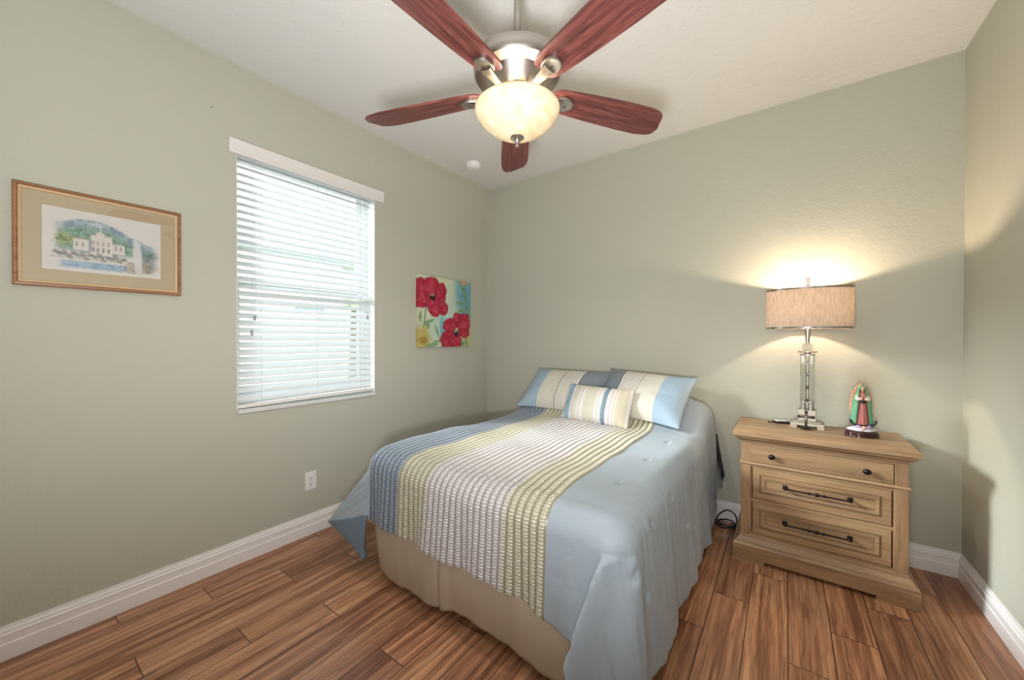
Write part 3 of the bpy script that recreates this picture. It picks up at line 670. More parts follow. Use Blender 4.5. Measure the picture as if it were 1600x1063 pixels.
# bed skirt: runs head-left, foot, head-right; soft pleats, rounded corners that tuck in low down
def skirt_mesh():
    nz = 26
    x0, x1, y0, y1 = BX0 - 0.028, BX1 + 0.024, BY0 - 0.030, BY1
    path = []                                             # (x, y, nx, ny, arc, corner weight)
    def seg(a, b, n_, nn):
        for i in range(n_):
            t_ = i / n_; path.append((a[0] + (b[0] - a[0]) * t_, a[1] + (b[1] - a[1]) * t_, nn[0], nn[1], 0.0))
    rc = 0.09
    seg((x0, y1), (x0, y0 + rc), 110, (-1, 0))
    for i in range(24):
        a = PI + PI / 2 * i / 24; path.append((x0 + rc + rc * math.cos(a), y0 + rc + rc * math.sin(a), math.cos(a), math.sin(a), math.sin(PI * i / 24)))
    seg((x0 + rc, y0), (x1 - rc, y0), 150, (0, -1))
    for i in range(24):
        a = 1.5 * PI + PI / 2 * i / 24; path.append((x1 - rc + rc * math.cos(a), y0 + rc + rc * math.sin(a), math.cos(a), math.sin(a), math.sin(PI * i / 24)))
    seg((x1, y0 + rc), (x1, y1), 110, (1, 0))
    path.append((x1, y1, 1, 0, 0))
    V = []; arc = 0; px = path[0]
    for i, p in enumerate(path):
        arc += math.hypot(p[0] - px[0], p[1] - px[1]); px = p
        foot = p[3] < -0.7
        wv = 0.006 * math.sin(arc * 9.0 + 0.7) + 0.004 * math.sin(arc * 23 + 1.0) + 0.0022 * math.sin(arc * 61)
        if p[2] > 0.7: wv = 0.009 * math.sin(arc * 17) + 0.004 * math.sin(arc * 41)
        # overlap at a pleat in the foot panel
        pl = -0.016 * math.exp(-((p[0] + 0.165) / 0.012) ** 2) + 0.010 * math.exp(-((p[0] + 0.125) / 0.03) ** 2) if foot else 0
        for j in range(nz):
            q = j / (nz - 1); z = 0.385 * (1 - q) + q * (0.046 + 0.016 * math.sin(arc * 7.5 + 2.0) + 0.006 * math.sin(arc * 19))
            out = 0.006 + 0.018 * math.sin(PI * q * 0.9) + wv * q ** 1.2 + pl * (0.3 + 0.7 * q) - p[4] * 0.055 * q ** 2
            if p[2] > 0.7: out += 0.006 * q
            V.append((p[0] + p[2] * out, p[1] + p[3] * out, z))
    return np.array(V), len(path), nz
V, a_, b_ = skirt_mesh(); me = grid_mesh('bed_skirt', V, a_, b_)
sk = link('bed_skirt', me, M['skirt'], bed, True); md = sk.modifiers.new('thick', 'SOLIDIFY'); md.thickness = 0.003

# pillow builder (flat in local x,y; thickness in z)
def pillow(name, w_, h_, d_, mat_, flange=0.0, seed=0, nu=60, nv=44, ears=0.02):
    g = np.random.default_rng(seed); nz_ = fbm(nu, nv, (4, 3), seed + 50) - 0.5
    u = np.linspace(-1, 1, nu)[:, None] * np.ones((1, nv)); v = np.linspace(-1, 1, nv)[None, :] * np.ones((nu, 1))
    f = flange
    pr = np.clip(1 - (np.abs(u) / (1 - f)) ** 2.6, 0, 1) ** 0.62 * np.clip(1 - (np.abs(v) / (1 - f * w_ / h_)) ** 2.4, 0, 1) ** 0.62
    # sides draw in between the corners
    x = u * w_ / 2 * (1 - ears * (1 - v ** 2)); y = v * h_ / 2 * (1 - ears * 1.6 * (1 - u ** 2))
    z = d_ / 2 * pr * (1 + 0.35 * nz_) + 0.003
    top = np.stack([x, y, z], -1).reshape(-1, 3); bot = np.stack([x, y, -z], -1).reshape(-1, 3)
    uv = np.stack([(u + 1) / 2, (v + 1) / 2], -1).reshape(-1, 2)
    n_ = nu * nv; F = []
    for i in range(nu - 1):
        for j in range(nv - 1):
            a = i * nv + j; F.append((a, a + nv, a + nv + 1, a + 1)); F.append((n_ + a, n_ + a + 1, n_ + a + nv + 1, n_ + a + nv))
    for i in range(nu - 1):
        for j in (0, nv - 1):
            a = i * nv + j; q = (a, n_ + a, n_ + a + nv, a + nv); F.append(q if j == 0 else q[::-1])
    for j in range(nv - 1):
        for i in (0, nu - 1):
            a = i * nv + j; q = (a, a + 1, n_ + a + 1, n_ + a); F.append(q if i == 0 else q[::-1])
    V = np.concatenate([top, bot]); UV = np.concatenate([uv, uv])
    me = bpy.data.meshes.new(name); me.from_pydata(V.tolist(), [], F)
    l = me.uv_layers.new(name='UVMap'); idx = np.zeros(len(me.loops), dtype=np.int32); me.loops.foreach_get('vertex_index', idx)
    l.data.foreach_set('uv', UV[idx].astype(np.float32).ravel())
    return link(name, me, mat_, None, True)
def place(o, c, tiltx, rz=0, ry=0, rs=0):
    o.matrix_world = Matrix.Translation(c) @ Matrix.Rotation(math.radians(rz), 4, 'Z') @ Matrix.Rotation(math.radians(tiltx), 4, 'X') @ Matrix.Rotation(math.radians(ry), 4, 'Y') @ Matrix.Rotation(math.radians(rs), 4, 'Z')

# ------------------------------------------------------------------ comforter (draped analytically over the bed)
XA, XB, YA, YE = -1.745, -0.505, 1.29, 2.945             # where the top starts to bend: left, right, foot; head end
RL, RR, RF = 0.125, 0.11, 0.105
AL, AR, AF = 0.60, 0.64, 0.425                            # overhang along the cloth
TS0, TS1 = -1.79, -0.70                                   # pleated centre
EDG = [(-1.79, 'b'), (-1.54, 'y'), (-1.335, 'w'), (-0.89, 'y'), (-0.70, 'p')]
PIT = 0.0345
def ztop(x, y):
    xc = -1.115
    e = np.clip(1 - np.abs((x - xc) / 0.80) ** 6, 0, 1)
    hump = 0.215 * sstep(2.50, 2.86, y) * e - 0.03 * sstep(2.86, 3.0, y)
    crown = 0.018 * (1 - ((x - xc) / 0.7) ** 2) * sstep(1.22, 1.42, y)
    wob = 0.004 * np.sin(5.1 * x + 3.3 * y) + 0.003 * np.sin(11 * x - 7 * y + 1) + 0.0025 * np.sin(17 * y + 6 * x)
    return 0.655 + hump + crown + wob + 0.018 * sstep(-1.35, -1.70, x) * (1 - sstep(1.7, 2.2, y)) if False else 0.655 + hump + crown + wob + 0.016 * (1 - sstep(-1.72, -1.40, x)) * (1 - sstep(1.7, 2.2, y))
def interp_pts(phi, P):
    a = np.array([p[0] for p in P]); return [np.interp(phi, a, np.array([p[k] for p in P])) for k in range(1, len(P[0]))]
def smooth_interp(phi, P):
    """monotone-ish smooth interpolation by averaging shifted linear interpolations"""
    acc = None
    for d in (-6, -3, 0, 3, 6):
        r = interp_pts(np.clip(phi + d, 0, 90), P); acc = r if acc is None else [a + b for a, b in zip(acc, r)]
    e0 = [np.array(v) for v in interp_pts(phi, P)]; wgt = sstep(0, 8, phi) * (1 - sstep(82, 90, phi))
    return [a / 5 * wgt + b * (1 - wgt) for a, b in zip(acc, e0)]
# corner hems: phi from the foot direction (0) to the side direction (90): (phi, x, y)
HEM_R = [(0, -0.505, 1.165), (12, -0.61, 1.04), (22, -0.635, 0.975), (32, -0.61, 0.965), (44, -0.53, 1.06), (54, -0.465, 1.085), (64, -0.375, 1.095), (74, -0.325, 1.15), (82, -0.320, 1.23), (90, -0.345, 1.29)]
FOLD_L = [(0, -1.745, 1.165, 0.35), (18, -1.765, 1.150, 0.345), (35, -1.83, 1.135, 0.32), (50, -2.00, 1.095, 0.27), (62, -2.09, 1.105, 0.235), (75, -2.10, 1.20, 0.22), (90, -2.02, 1.29, 0.30)]
TIP_L = (-1.86, 1.20, 0.065)
def drape(s, t):
    """s: flat x, t: flat y. returns X, Y, Z arrays"""
    a_l = np.clip(XA - s, 0, None); a_r = np.clip(s - XB, 0, None); a_f = np.clip(YA - t, 0, None)
    xb = np.clip(s, XA, XB); yb = np.clip(t, YA, None)
    Z0 = ztop(xb, yb); X, Y, Z = xb.copy(), yb.copy(), Z0.copy()
    left = a_l > a_r; a_s = np.where(left, a_l, a_r); sg = np.where(left, -1.0, 1.0)
    L = np.hypot(a_s, a_f); phi = np.degrees(np.arctan2(a_s, np.maximum(a_f, 1e-9))); phi = np.where(L < 1e-9, 0, phi)
    k = phi / 90
    Rr = np.where(left, RL, RR) * k + RF * (1 - k)
    th = np.minimum(L / Rr, PI / 2); rem = np.clip(L - Rr * PI / 2, 0, None)
    sh_r = Rr * np.sin(th); drop = Rr * (1 - np.cos(th)); ang = np.radians(phi)
    dx, dy = sg * np.sin(ang), -np.cos(ang)
    X = X + dx * sh_r; Y = Y + dy * sh_r
    # straight hang with flare on the three sides
    corner = (a_s > 0) & (a_f > 0)
    foot = (a_s <= 0) & (a_f > 0); side = (a_s > 0) & (a_f <= 0)
    Lm = np.minimum(np.where(a_f > 0, AF / np.maximum(np.cos(ang), 1e-6), 9), np.where(a_s > 0, np.where(left, AL, AR) / np.maximum(np.sin(ang), 1e-6), 9))
    q = np.clip(rem / np.maximum(Lm - Rr * PI / 2, 1e-6), 0, 1)
    # foot panel
    flare_f = 0.055 + 0.02 * np.sin(9 * s)
    fold_f = 0.010 * np.sin(s * 19 + 0.6) + 0.006 * np.sin(s * 41)
    # left and right panels
    flare_s = np.where(left, 0.50, 0.085)
    yy = np.maximum(t, YA)
    fold_s = 0.010 * np.sin(yy * 13 + 0.5) + 0.006 * np.sin(yy * 31 + 1) + 0.0012 * np.sin(yy * 77 + 4 * np.sin(yy * 5)) + 0.010 * sstep(2.3, 2.8, yy) * np.sin(yy * 24 + rem * 14)
    hx = np.zeros_like(X); hy = np.zeros_like(Y); dz = rem.copy()
    hx = np.where(side, sg * (flare_s * rem + fold_s * q), hx); dz = np.where(side, rem * np.sqrt(1 - flare_s ** 2 * 0.9), dz)
    hy = np.where(foot, -(flare_f * rem + fold_f * q), hy)
    # right corner cascade
    cr_ = corner & ~left
    bx, by = smooth_interp(phi, HEM_R)
    shx, shy = XB + np.sin(ang) * Rr, YA - np.cos(ang) * Rr
    wq = q ** 1.15
    full = np.clip(0.78 - 0.02, 0, None)
    f_ = rem / 0.60
    wq = np.clip(f_, 0, 1.15) ** 0.70
    base_q = 0.43
    # near phi=0 / 90 use the panel slopes so the sheet is continuous
    wend = np.maximum(1 - sstep(0, 14, phi), sstep(78, 90, phi))
    px_, py_ = (bx - shx) * wq, (by - shy) * wq
    sx_ = np.sin(ang) * (0.085 * rem + fold_s * q); sy_ = -np.cos(ang) * (flare_f * rem + fold_f * q)
    hx = np.where(cr_, px_ * (1 - wend) + sx_ * wend, hx); hy = np.where(cr_, py_ * (1 - wend) + sy_ * wend, hy)
    hl = np.hypot(px_, py_) * (1 - wend)
    dz = np.where(cr_, np.sqrt(np.maximum(rem ** 2 - 0.8 * hl ** 2, 0.2 * rem ** 2)), dz)
    # left corner: swings out, then the tip folds back under and hangs
    cl = corner & left
    lim = 0.27; r1 = (np.minimum(rem, lim) / lim) ** 0.85; r2 = np.clip((rem - lim) / np.maximum(Lm - Rr * PI / 2 - lim, 0.02), 0, 1)
    fx, fy, fz = smooth_interp(phi, FOLD_L)
    slx, sly, slz = X, Y, Z - drop
    tx, ty, tz = slx + (fx - slx) * r1, sly + (fy - sly) * r1, slz + (fz - slz) * r1
    tx, ty, tz = tx + (TIP_L[0] - tx) * r2, ty + (TIP_L[1] - ty) * r2, tz + (TIP_L[2] - tz) * r2
    we = np.maximum(1 - sstep(0, 16, phi), sstep(76, 90, phi))
    sx_ = -np.sin(ang) * (0.50 * rem); sy_ = -np.cos(ang) * (flare_f * rem + fold_f * q)
    dpan = rem * (0.9 * np.sin(ang) + (1 - np.sin(ang)))
    hx = np.where(cl, (tx - slx) * (1 - we) + sx_ * we, hx); hy = np.where(cl, (ty - sly) * (1 - we) + sy_ * we, hy)
    dz = np.where(cl, (slz - tz) * (1 - we) + dpan * we, dz)
    dz = dz * np.where((a_f > 0) & ~left, 1 + 0.22 * sstep(-0.98, -0.55, s), 1.0)
    X = X + hx; Y = Y + hy; Z = Z - drop - dz
    low = np.clip(0.014 - Z, 0, None); Z = np.maximum(Z, 0.014 + 0.002 * np.sin(s * 40) ** 2); 
    X = X + np.where(cr_, 0.5 * low * np.sin(ang), 0); Y = Y - np.where(cr_, 0.5 * low * np.cos(ang), 0)
    return X, Y, Z
cols = np.concatenate([np.linspace(XA - AL, TS0, 90)[:-1], np.linspace(TS0, TS1, 253)[:-1], np.linspace(TS1, XB + AR, 96)])
rows = np.concatenate([np.linspace(YA - AF, YA + 0.1, 66)[:-1], np.linspace(YA + 0.1, YE, 120)])
S, T = np.meshgrid(cols, rows, indexing='ij')
X, Y, Z = drape(S, T)
def normals(X, Y, Z):
    Pq = np.stack([X, Y, Z], -1); du = np.gradient(Pq, axis=0); dv = np.gradient(Pq, axis=1)
    n_ = np.cross(du, dv); n_ /= np.maximum(np.linalg.norm(n_, axis=-1, keepdims=True), 1e-9); return n_
Nn = normals(X, Y, Z)
ph_ = ((S - TS0) / PIT) % 1.0
inz = sstep(TS0 - 0.002, TS0 + 0.004, S) * (1 - sstep(TS1 - 0.004, TS1 + 0.002, S))
cordr = np.exp(-((ph_ - 0.5) / 0.13) ** 2); puff = np.abs(np.sin(PI * (ph_ - 0.5)))
ruch = 0.0010 * np.sin(T * 430 + 2.0 * np.sin(S * 90)) * puff * (1 - 0.8 * sstep(YA, YA + 0.15, T))
disp = inz * (0.0080 * puff ** 0.7 + 0.0010 * cordr + ruch)
# tufts and soft wrinkles on the plain panels
pl_ = 1 - inz
fine = fbm(len(cols), len(rows), (30, 24), 77) - 0.5
disp = disp + pl_ * 0.006 * (fbm(len(cols), len(rows), (8, 10), 78) - 0.5) + pl_ * 0.004 * fine
hang = sstep(0.02, 0.15, S - XB)
drp = np.maximum(hang, sstep(0.03, 0.2, XA - S)) * pl_
long_ = fbm(len(cols), len(rows), (7, 46), 79, 3) - 0.5
disp = disp + drp * 0.011 * long_
disp = disp + pl_ * hang * 0.0010 * np.sin(T * 105 + 5 * fine + 3 * np.sin(S * 7))
for (ts, tt) in [(-0.56, 1.55), (-0.56, 1.95), (-0.56, 2.35), (-0.36, 1.45), (-0.36, 1.75), (-0.36, 2.15), (-0.15, 1.35), (-0.15, 1.62), (-0.15, 1.98), (-0.15, 2.35), (-0.30, 1.22), (0.0, 1.15)]:
    r2 = ((S - ts) / 0.014) ** 2 + ((T - tt) / 0.026) ** 2; disp = disp - 0.013 * np.exp(-r2) + 0.006 * np.exp(-(((S - ts - 0.02) / 0.03) ** 2 + ((T - tt) / 0.03) ** 2))
Pv = np.stack([X, Y, Z], -1) + Nn * disp[..., None]
Pv[..., 2] = np.maximum(Pv[..., 2], 0.010)
UVc = np.stack([S, T], -1).reshape(-1, 2)
me = grid_mesh('comforter', Pv.reshape(-1, 3), len(cols), len(rows), UVc)
def pleat_material(name, band, cord_shade_col, rough=0.36):
    t = NT(name); uv = t.coord('UV'); sp = t.n('ShaderNodeSeparateXYZ', ins={0: uv})
    ph2 = t.math('FRACT', t.math('DIVIDE', t.math('SUBTRACT', sp.outputs[0], TS0), PIT))
    d = t.math('ABSOLUTE', t.math('SUBTRACT', ph2, 0.5))
    cm = t.ramp(d, [(0.10, (1, 1, 1)), (0.20, (0, 0, 0))])
    gth = t.n('ShaderNodeTexWave', bands_direction='Y', ins={'Vector': uv, 'Scale': 26.0, 'Distortion': 2.2, 'Detail': 1.0, 'Detail Scale': 3.0}).outputs[1]
    gth = t.math('MULTIPLY', gth, t.ramp(t.math('SUBTRACT', sp.outputs[1], 0.8), [(YA - 0.82, (1, 1, 1)), (YA - 0.64, (0.12, 0.12, 0.12))]))
    c = t.mix(cm, t.mix(t.math('MULTIPLY', gth, 0.50), band, tuple(a * 0.55 for a in band)), cord_shade_col)  # groove shade put into the cord colour, gather shade into the band
    hgt = t.math('MULTIPLY', gth, t.math('SUBTRACT', 1.0, cm))
    return t.done(c, rough, 0, t.bump(hgt, 0.8, 0.006), Sheen_Weight=0.2)
def satin(name, col, rough=0.54):
    t = NT(name); P_ = t.coord('UV'); n1_ = t.noise(P_, 9, 4); n2_ = t.noise(t.mapping(P_, (18, 60, 1)), 1.0, 3)
    return t.done(col, rough, 0, t.bump(t.math('ADD', n1_, t.math('MULTIPLY', n2_, 0.4)), 0.35, 0.006), Sheen_Weight=0.15)
cm_ = [satin('pale blue satin', srgb(148, 159, 169)), pleat_material('slate blue pleats', srgb(140, 154, 170), srgb(84, 95, 108)), pleat_material('pale yellow pleats', srgb(206, 200, 178), srgb(136, 130, 108)), pleat_material('white pleats', srgb(216, 210, 209), srgb(144, 138, 138))]
cm_.append(satin('blue comforter lining', srgb(112, 138, 158)))
mi = np.zeros((len(cols) - 1, len(rows) - 1), dtype=np.int32); sm = (S[:-1, :-1] + S[1:, 1:]) / 2
for x_, k_ in EDG: mi[sm > x_] = {'b': 1, 'y': 2, 'w': 3, 'p': 0}[k_]
_as, _af = XA - S, YA - T; _L = np.hypot(np.maximum(_as, 0), np.maximum(_af, 0)); _ph = np.degrees(np.arctan2(np.maximum(_as, 0), np.maximum(_af, 1e-6)))
turned = (_as > 0) & (_af > 0) & (_L > 0.27 + (RL * _ph / 90 + RF * (1 - _ph / 90)) * PI / 2) & (_ph > 12) & (_ph < 84)
mi[turned[:-1, :-1]] = 4
com = link('comforter', me, cm_, None, True); me.polygons.foreach_set('material_index', mi.ravel())
md = com.modifiers.new('thick', 'SOLIDIFY'); md.thickness = 0.014; md.offset = -1
tag(com, 'striped blue, yellow and white pleated comforter draped over the bed to the floor', 'comforter')

# pillows
LB, CR, GY, WH, GB, TN = srgb(158, 180, 198), srgb(208, 204, 192), srgb(150, 148, 130), srgb(226, 222, 216), srgb(128, 138, 148), srgb(206, 194, 172)
def sham_stops():
    st = [(0.0, LB), (0.27, CR), (0.50, GY), (0.512, WH)]; x = 0.512
    for k in range(7):
        st.append((x + 0.020, GY if k < 3 else srgb(160, 152, 140))); st.append((x + 0.028, WH)); x += 0.028
    st += [(0.735, srgb(96, 106, 116)), (0.75, GB)]
    return st
st = sham_stops()
stR = [(0.0, GB)]; rev = [(1 - p, c) for p, c in st]
# mirrored stops for the right-hand sham
segs = [(st[i][0], st[i + 1][0] if i + 1 < len(st) else 1.0, st[i][1]) for i in range(len(st))]
stR = [(1 - b, c) for a, b, c in reversed(segs)]
M['sham_l'] = stripe_material('striped sham satin', st, 0.45); M['sham_r'] = stripe_material('mirrored striped sham satin', stR, 0.45)
o = pillow('pillow_sham', 0.70, 0.45, 0.18, M['sham_l'], 0.02, 3, ears=0.05); place(o, (-1.460, 2.740, 0.852), 40, -1)
tag(o, 'left pillow sham, light blue at its left end, leaning by the window corner', 'pillow', 'striped pillow shams')
o = pillow('pillow_sham', 0.65, 0.45, 0.18, M['sham_r'], 0.02, 4, ears=0.05); place(o, (-0.835, 2.735, 0.862), 41, -3, rs=-4)
tag(o, 'right pillow sham, light blue at its right end, nearest the nightstand', 'pillow', 'striped pillow shams')
P2 = [srgb(142, 172, 190), srgb(222, 216, 212), srgb(206, 202, 186), srgb(196, 184, 196), srgb(140, 160, 172), srgb(206, 196, 174)]
ths = [(0.0, P2[1]), (0.03, P2[0]), (0.125, P2[1]), (0.155, P2[3]), (0.175, P2[2]), (0.235, P2[1]), (0.27, P2[3]), (0.285, P2[1]), (0.34, P2[2]), (0.52, P2[1]), (0.555, P2[3]), (0.57, P2[1]), (0.615, P2[4]), (0.635, srgb(120, 142, 158)), (0.68, P2[1]), (0.73, P2[3]), (0.745, P2[1]), (0.775, P2[5]), (0.795, P2[1]), (0.815, P2[5]), (0.96, P2[1])]
M['throw'] = stripe_material('striped throw pillow cotton', ths, 0.7)
o = pillow('throw_pillow', 0.50, 0.27, 0.11, M['throw'], 0.02, 5, 50, 30, 0.012); place(o, (-1.09, 2.545, 0.795), 62, -4, 3)
tag(o, 'small striped rectangular throw pillow lying in front of the two shams', 'pillow')
o = pillow('bed_pillow', 0.50, 0.36, 0.13, M['cream'], 0.0, 6); place(o, (-0.70, 2.845, 0.735), 12)
tag(o, 'cream bed pillow under the comforter at the nightstand side', 'pillow')
# dark cloth corner hanging behind the bed head
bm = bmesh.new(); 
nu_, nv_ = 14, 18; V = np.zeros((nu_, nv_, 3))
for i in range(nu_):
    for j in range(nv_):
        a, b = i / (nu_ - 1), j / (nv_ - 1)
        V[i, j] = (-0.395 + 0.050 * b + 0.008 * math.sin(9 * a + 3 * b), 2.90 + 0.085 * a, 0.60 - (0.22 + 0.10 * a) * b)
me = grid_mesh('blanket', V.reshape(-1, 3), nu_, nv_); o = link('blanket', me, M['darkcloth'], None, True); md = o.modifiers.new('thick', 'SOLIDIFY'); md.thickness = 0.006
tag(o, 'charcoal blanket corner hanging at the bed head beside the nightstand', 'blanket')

# ------------------------------------------------------------------ nightstand
NX, NYF, NYB = 0.137, 2.52, 2.972
ns = thing('nightstand', 'weathered oak three drawer nightstand between the bed and the right wall', 'nightstand', (NX, NYF, 0))
def taper(bm, prof, hx, y0, y1):
    """stack of rectangles: prof (inset, z), front and sides inset, back flush"""
    loft(bm, [[(-hx + i, y0 + i, z), (hx - i, y0 + i, z), (hx - i, y1, z), (-hx + i, y1, z)] for i, z in prof])
dy_ = NYB - NYF
bm = bmesh.new(); taper(bm, [(0.030, 0.680), (0.030, 0.687), (0.022, 0.691), (0.012, 0.700), (0.010, 0.708), (0.004, 0.711), (0.0, 0.714), (0.0, 0.737), (0.004, 0.741)], 0.379, 0, dy_); obj('top', bm, M['oak'], ns)
BH = 0.3425; BY = 0.038                                   # body half width and front plane
bm = bmesh.new()
box(bm, -BH, -BH + 0.02, BY, dy_ - 0.004, 0.10, 0.682); box(bm, BH - 0.02, BH, BY, dy_ - 0.004, 0.10, 0.682); box(bm, -BH + .02, BH - .02, dy_ - 0.02, dy_ - 0.004, 0.10, 0.682)
for (a, b) in ((0.10, 0.158), (0.340, 0.357), (0.534, 0.563), (0.664, 0.682)): box(bm, -BH + 0.02, BH - 0.02, BY + 0.0, BY + 0.03, a, b)
for s_ in (-1, 1): box(bm, min(s_ * 0.2895, s_ * 0.3), max(s_ * 0.2895, s_ * 0.3), BY + 0.001, BY + 0.03, 0.15, 0.55)
body = obj('body', bm, M['oak'], ns)
for s in (-1, 1):
    bm = bmesh.new(); xa, xb = (-BH, -BH + 0.048) if s < 0 else (BH - 0.048, BH)
    box(bm, xa, xb, BY - 0.004, BY + 0.04, 0.145, 0.548, 0.002); box(bm, xa, xb, BY - 0.001, BY + 0.04, 0.563, 0.682, 0.001)
    obj('corner_post', bm, M['oakv'], ns)
bm = bmesh.new(); taper(bm, [(0.036, 0.546), (0.031, 0.549), (0.029, 0.555), (0.031, 0.561), (0.036, 0.564)], 0.379, 0, dy_ - 0.004)
fc = [f for f in bm.faces if abs(f.normal.z) > 0.9]
obj('waist_moulding', bm, M['oak'], ns)
bm = bmesh.new(); taper(bm, [(0.0015, 0.022), (0.0, 0.026), (0.0, 0.094), (0.004, 0.100), (0.006, 0.104), (0.014, 0.108), (0.022, 0.120), (0.030, 0.132), (0.031, 0.140), (0.036, 0.146)], 0.379, 0, dy_)
for (a, b) in ((-0.379, -0.225), (0.225, 0.379)): box(bm, a + 0.001, b - 0.001, 0.0012, dy_ - 0.002, 0.0, 0.024)
obj('plinth', bm, M['oak'], ns)
bm = bmesh.new(); box(bm, -BH + 0.02, BH - 0.02, BY + 0.012, BY + 0.016, 0.15, 0.67); obj('drawer_recess', bm, M['gap'], ns)
def drawer(x0, x1, z0, z1, panel):
    bm = bmesh.new(); y = BY - 0.001; g = 0.0024
    x0, x1, z0, z1 = x0 + g, x1 - g, z0 + g, z1 - g
    def rect(i, yy): return [(x0 + i, yy, z0 + i), (x1 - i, yy, z0 + i), (x1 - i, yy, z1 - i), (x0 + i, yy, z1 - i)]
    if panel: rings = [rect(0, y + .02), rect(0, y + 0.002), rect(0.002, y), rect(0.034, y), rect(0.036, y + 0.006), rect(0.040, y + 0.006), rect(0.043, y + 0.002), rect(0.060, y + 0.004), rect(0.062, y + 0.0075), rect(0.065, y + 0.0075)]
    else: rings = [rect(0, y + .02), rect(0, y + 0.002), rect(0.002, y)]
    loft(bm, rings)
    bm.faces.ensure_lookup_table()
    if panel:
        for r_ in (3, 6, 7): 
            for f in bm.faces[r_ * 4:r_ * 4 + 4]: f.material_index = 1 if r_ != 6 else 0
    return obj('drawer', bm, [M['oak'], M['glaze']], ns)
d1 = drawer(-0.298, 0.294, 0.563, 0.664, False)
for kx in (-0.195, 0.194):
    bm = bmesh.new(); lathe(bm, [(0.006, 0.0), (0.005, 0.006), (0.006, 0.010), (0.013, 0.014), (0.0145, 0.018), (0.012, 0.023), (0.006, 0.026), (0, 0.0265)], 20, sx=1.15)
    o = obj('knob', bm, M['iron'], d1, angle=50); o.matrix_local = Matrix.Translation((kx, BY - 0.001, 0.611)) @ Matrix.Rotation(PI / 2, 4, 'X')
for (a, b) in ((0.357, 0.534), (0.158, 0.340)):
    d = drawer(-0.287, 0.287, a, b, True); zc = (a + b) / 2 + 0.004
    bm = bmesh.new(); y = BY - 0.022
    for s in (-1, 1):
        box(bm, s * 0.134 - 0.011, s * 0.134 + 0.011, BY + 0.004, BY + 0.009, zc - 0.012, zc + 0.012, 0.001)
        box(bm, s * 0.134 - 0.0055, s * 0.134 + 0.0055, BY - 0.028, BY + 0.006, zc - 0.0055, zc + 0.0055, 0.0015)
    prof = []
    for i in range(61):
        t_ = -0.140 + 0.28 * i / 60; r = 0.0045
        for c_, w_, h_ in ((-0.030, 0.004, 0.004), (0.0, 0.008, 0.006), (0.030, 0.004, 0.004)): r += h_ * math.exp(-((t_ - c_) / w_) ** 2)
        prof.append((t_, r))
    tube(bm, [(t_, y, zc) for t_, r in prof], [r for t_, r in prof], 12); obj('handle', bm, M['iron'], d, angle=40)

# ------------------------------------------------------------------ table lamp
LX, LY, LZ = 0.108, 2.862, 0.741
tl_ = thing('table_lamp', 'crystal column table lamp with oval linen shade on the nightstand', 'lamp', (LX, LY, LZ), math.radians(-3))
bm = bmesh.new()
box(bm, -0.079, 0.079, -0.050, 0.050, 0.014, 0.032, 0.002)
for s in (-1, 1): box(bm, min(s * 0.079, s * 0.046), max(s * 0.079, s * 0.046), -0.050, 0.050, 0.0, 0.0145, 0.001)
box(bm, -0.066, 0.066, -0.042, 0.042, 0.032, 0.040, 0.0015); obj('base', bm, M['satin'], tl_)
bm = bmesh.new(); box(bm, -0.042, 0.042, -0.036, 0.036, 0.040, 0.106, 0.002); obj('pedestal', bm, M['satin'], tl_)
bm = bmesh.new()
for (dx, dy) in ((-0.018, -0.016), (0.018, -0.016), (-0.018, 0.016), (0.018, 0.016)): lathe(bm, [(0.0125, 0.106), (0.0125, 0.150), (0.015, 0.152), (0.015, 0.158), (0, 0.158)], 20, dx, dy)
box(bm, -0.036, 0.036, -0.034, 0.034, 0.148, 0.152, 0.001); obj('column_socket', bm, M['nickel'], tl_, angle=40)
bm = bmesh.new()
for (dx, dy) in ((-0.021, -0.016), (0.021, -0.016), (-0.021, 0.016), (0.021, 0.016)): lathe(bm, [(0.0125, 0.1585), (0.0125, 0.428)], 20, dx, dy)
obj('crystal_rods', bm, M['crystal'], tl_, angle=40)
bm = bmesh.new()
for ph0 in (0, PI):
    pts = [(0.0095 * math.cos(ph0 + 13 * z_), -0.004 + 0.004 * math.sin(ph0 + 13 * z_), z_) for z_ in np.linspace(0.159, 0.428, 60)]
    # wavy rods in steps
    pts = [(0.012 * math.tanh(3 * math.sin(ph0 + 2 * PI * (z_ - 0.159) / 0.155)) * 0.8, (-0.006 if ph0 == 0 else 0.006), z_) for z_ in np.linspace(0.159, 0.428, 70)]
    tube(bm, pts, 0.0042, 8)
obj('wavy_rods', bm, M['smoke'], tl_, True)
bm = bmesh.new(); box(bm, -0.036, 0.036, -0.032, 0.032, 0.4285, 0.436, 0.001); box(bm, -0.047, 0.047, -0.010, 0.010, 0.446, 0.453, 0.002); lathe(bm, [(0.010, 0.436), (0.022, 0.440), (0.012, 0.4455)], 20); obj('column_cap', bm, M['chrome'], tl_, angle=40)
bm = bmesh.new(); lathe(bm, [(0.0, 0.4535), (0.010, 0.454), (0.022, 0.464), (0.027, 0.478), (0.024, 0.492), (0.012, 0.503), (0, 0.5035)], 28); obj('crystal_ball', bm, M['crystal'], tl_, True)
bm = bmesh.new(); lathe(bm, [(0.010, 0.504), (0.0095, 0.512), (0.010, 0.516), (0.014, 0.575), (0.014, 0.600), (0.006, 0.602), (0.006, 0.640), (0, 0.640)], 20); obj('neck', bm, M['nickel'], tl_, angle=40)
SRX, SRY, S0, S1 = 0.207, 0.128, 0.590, 0.822
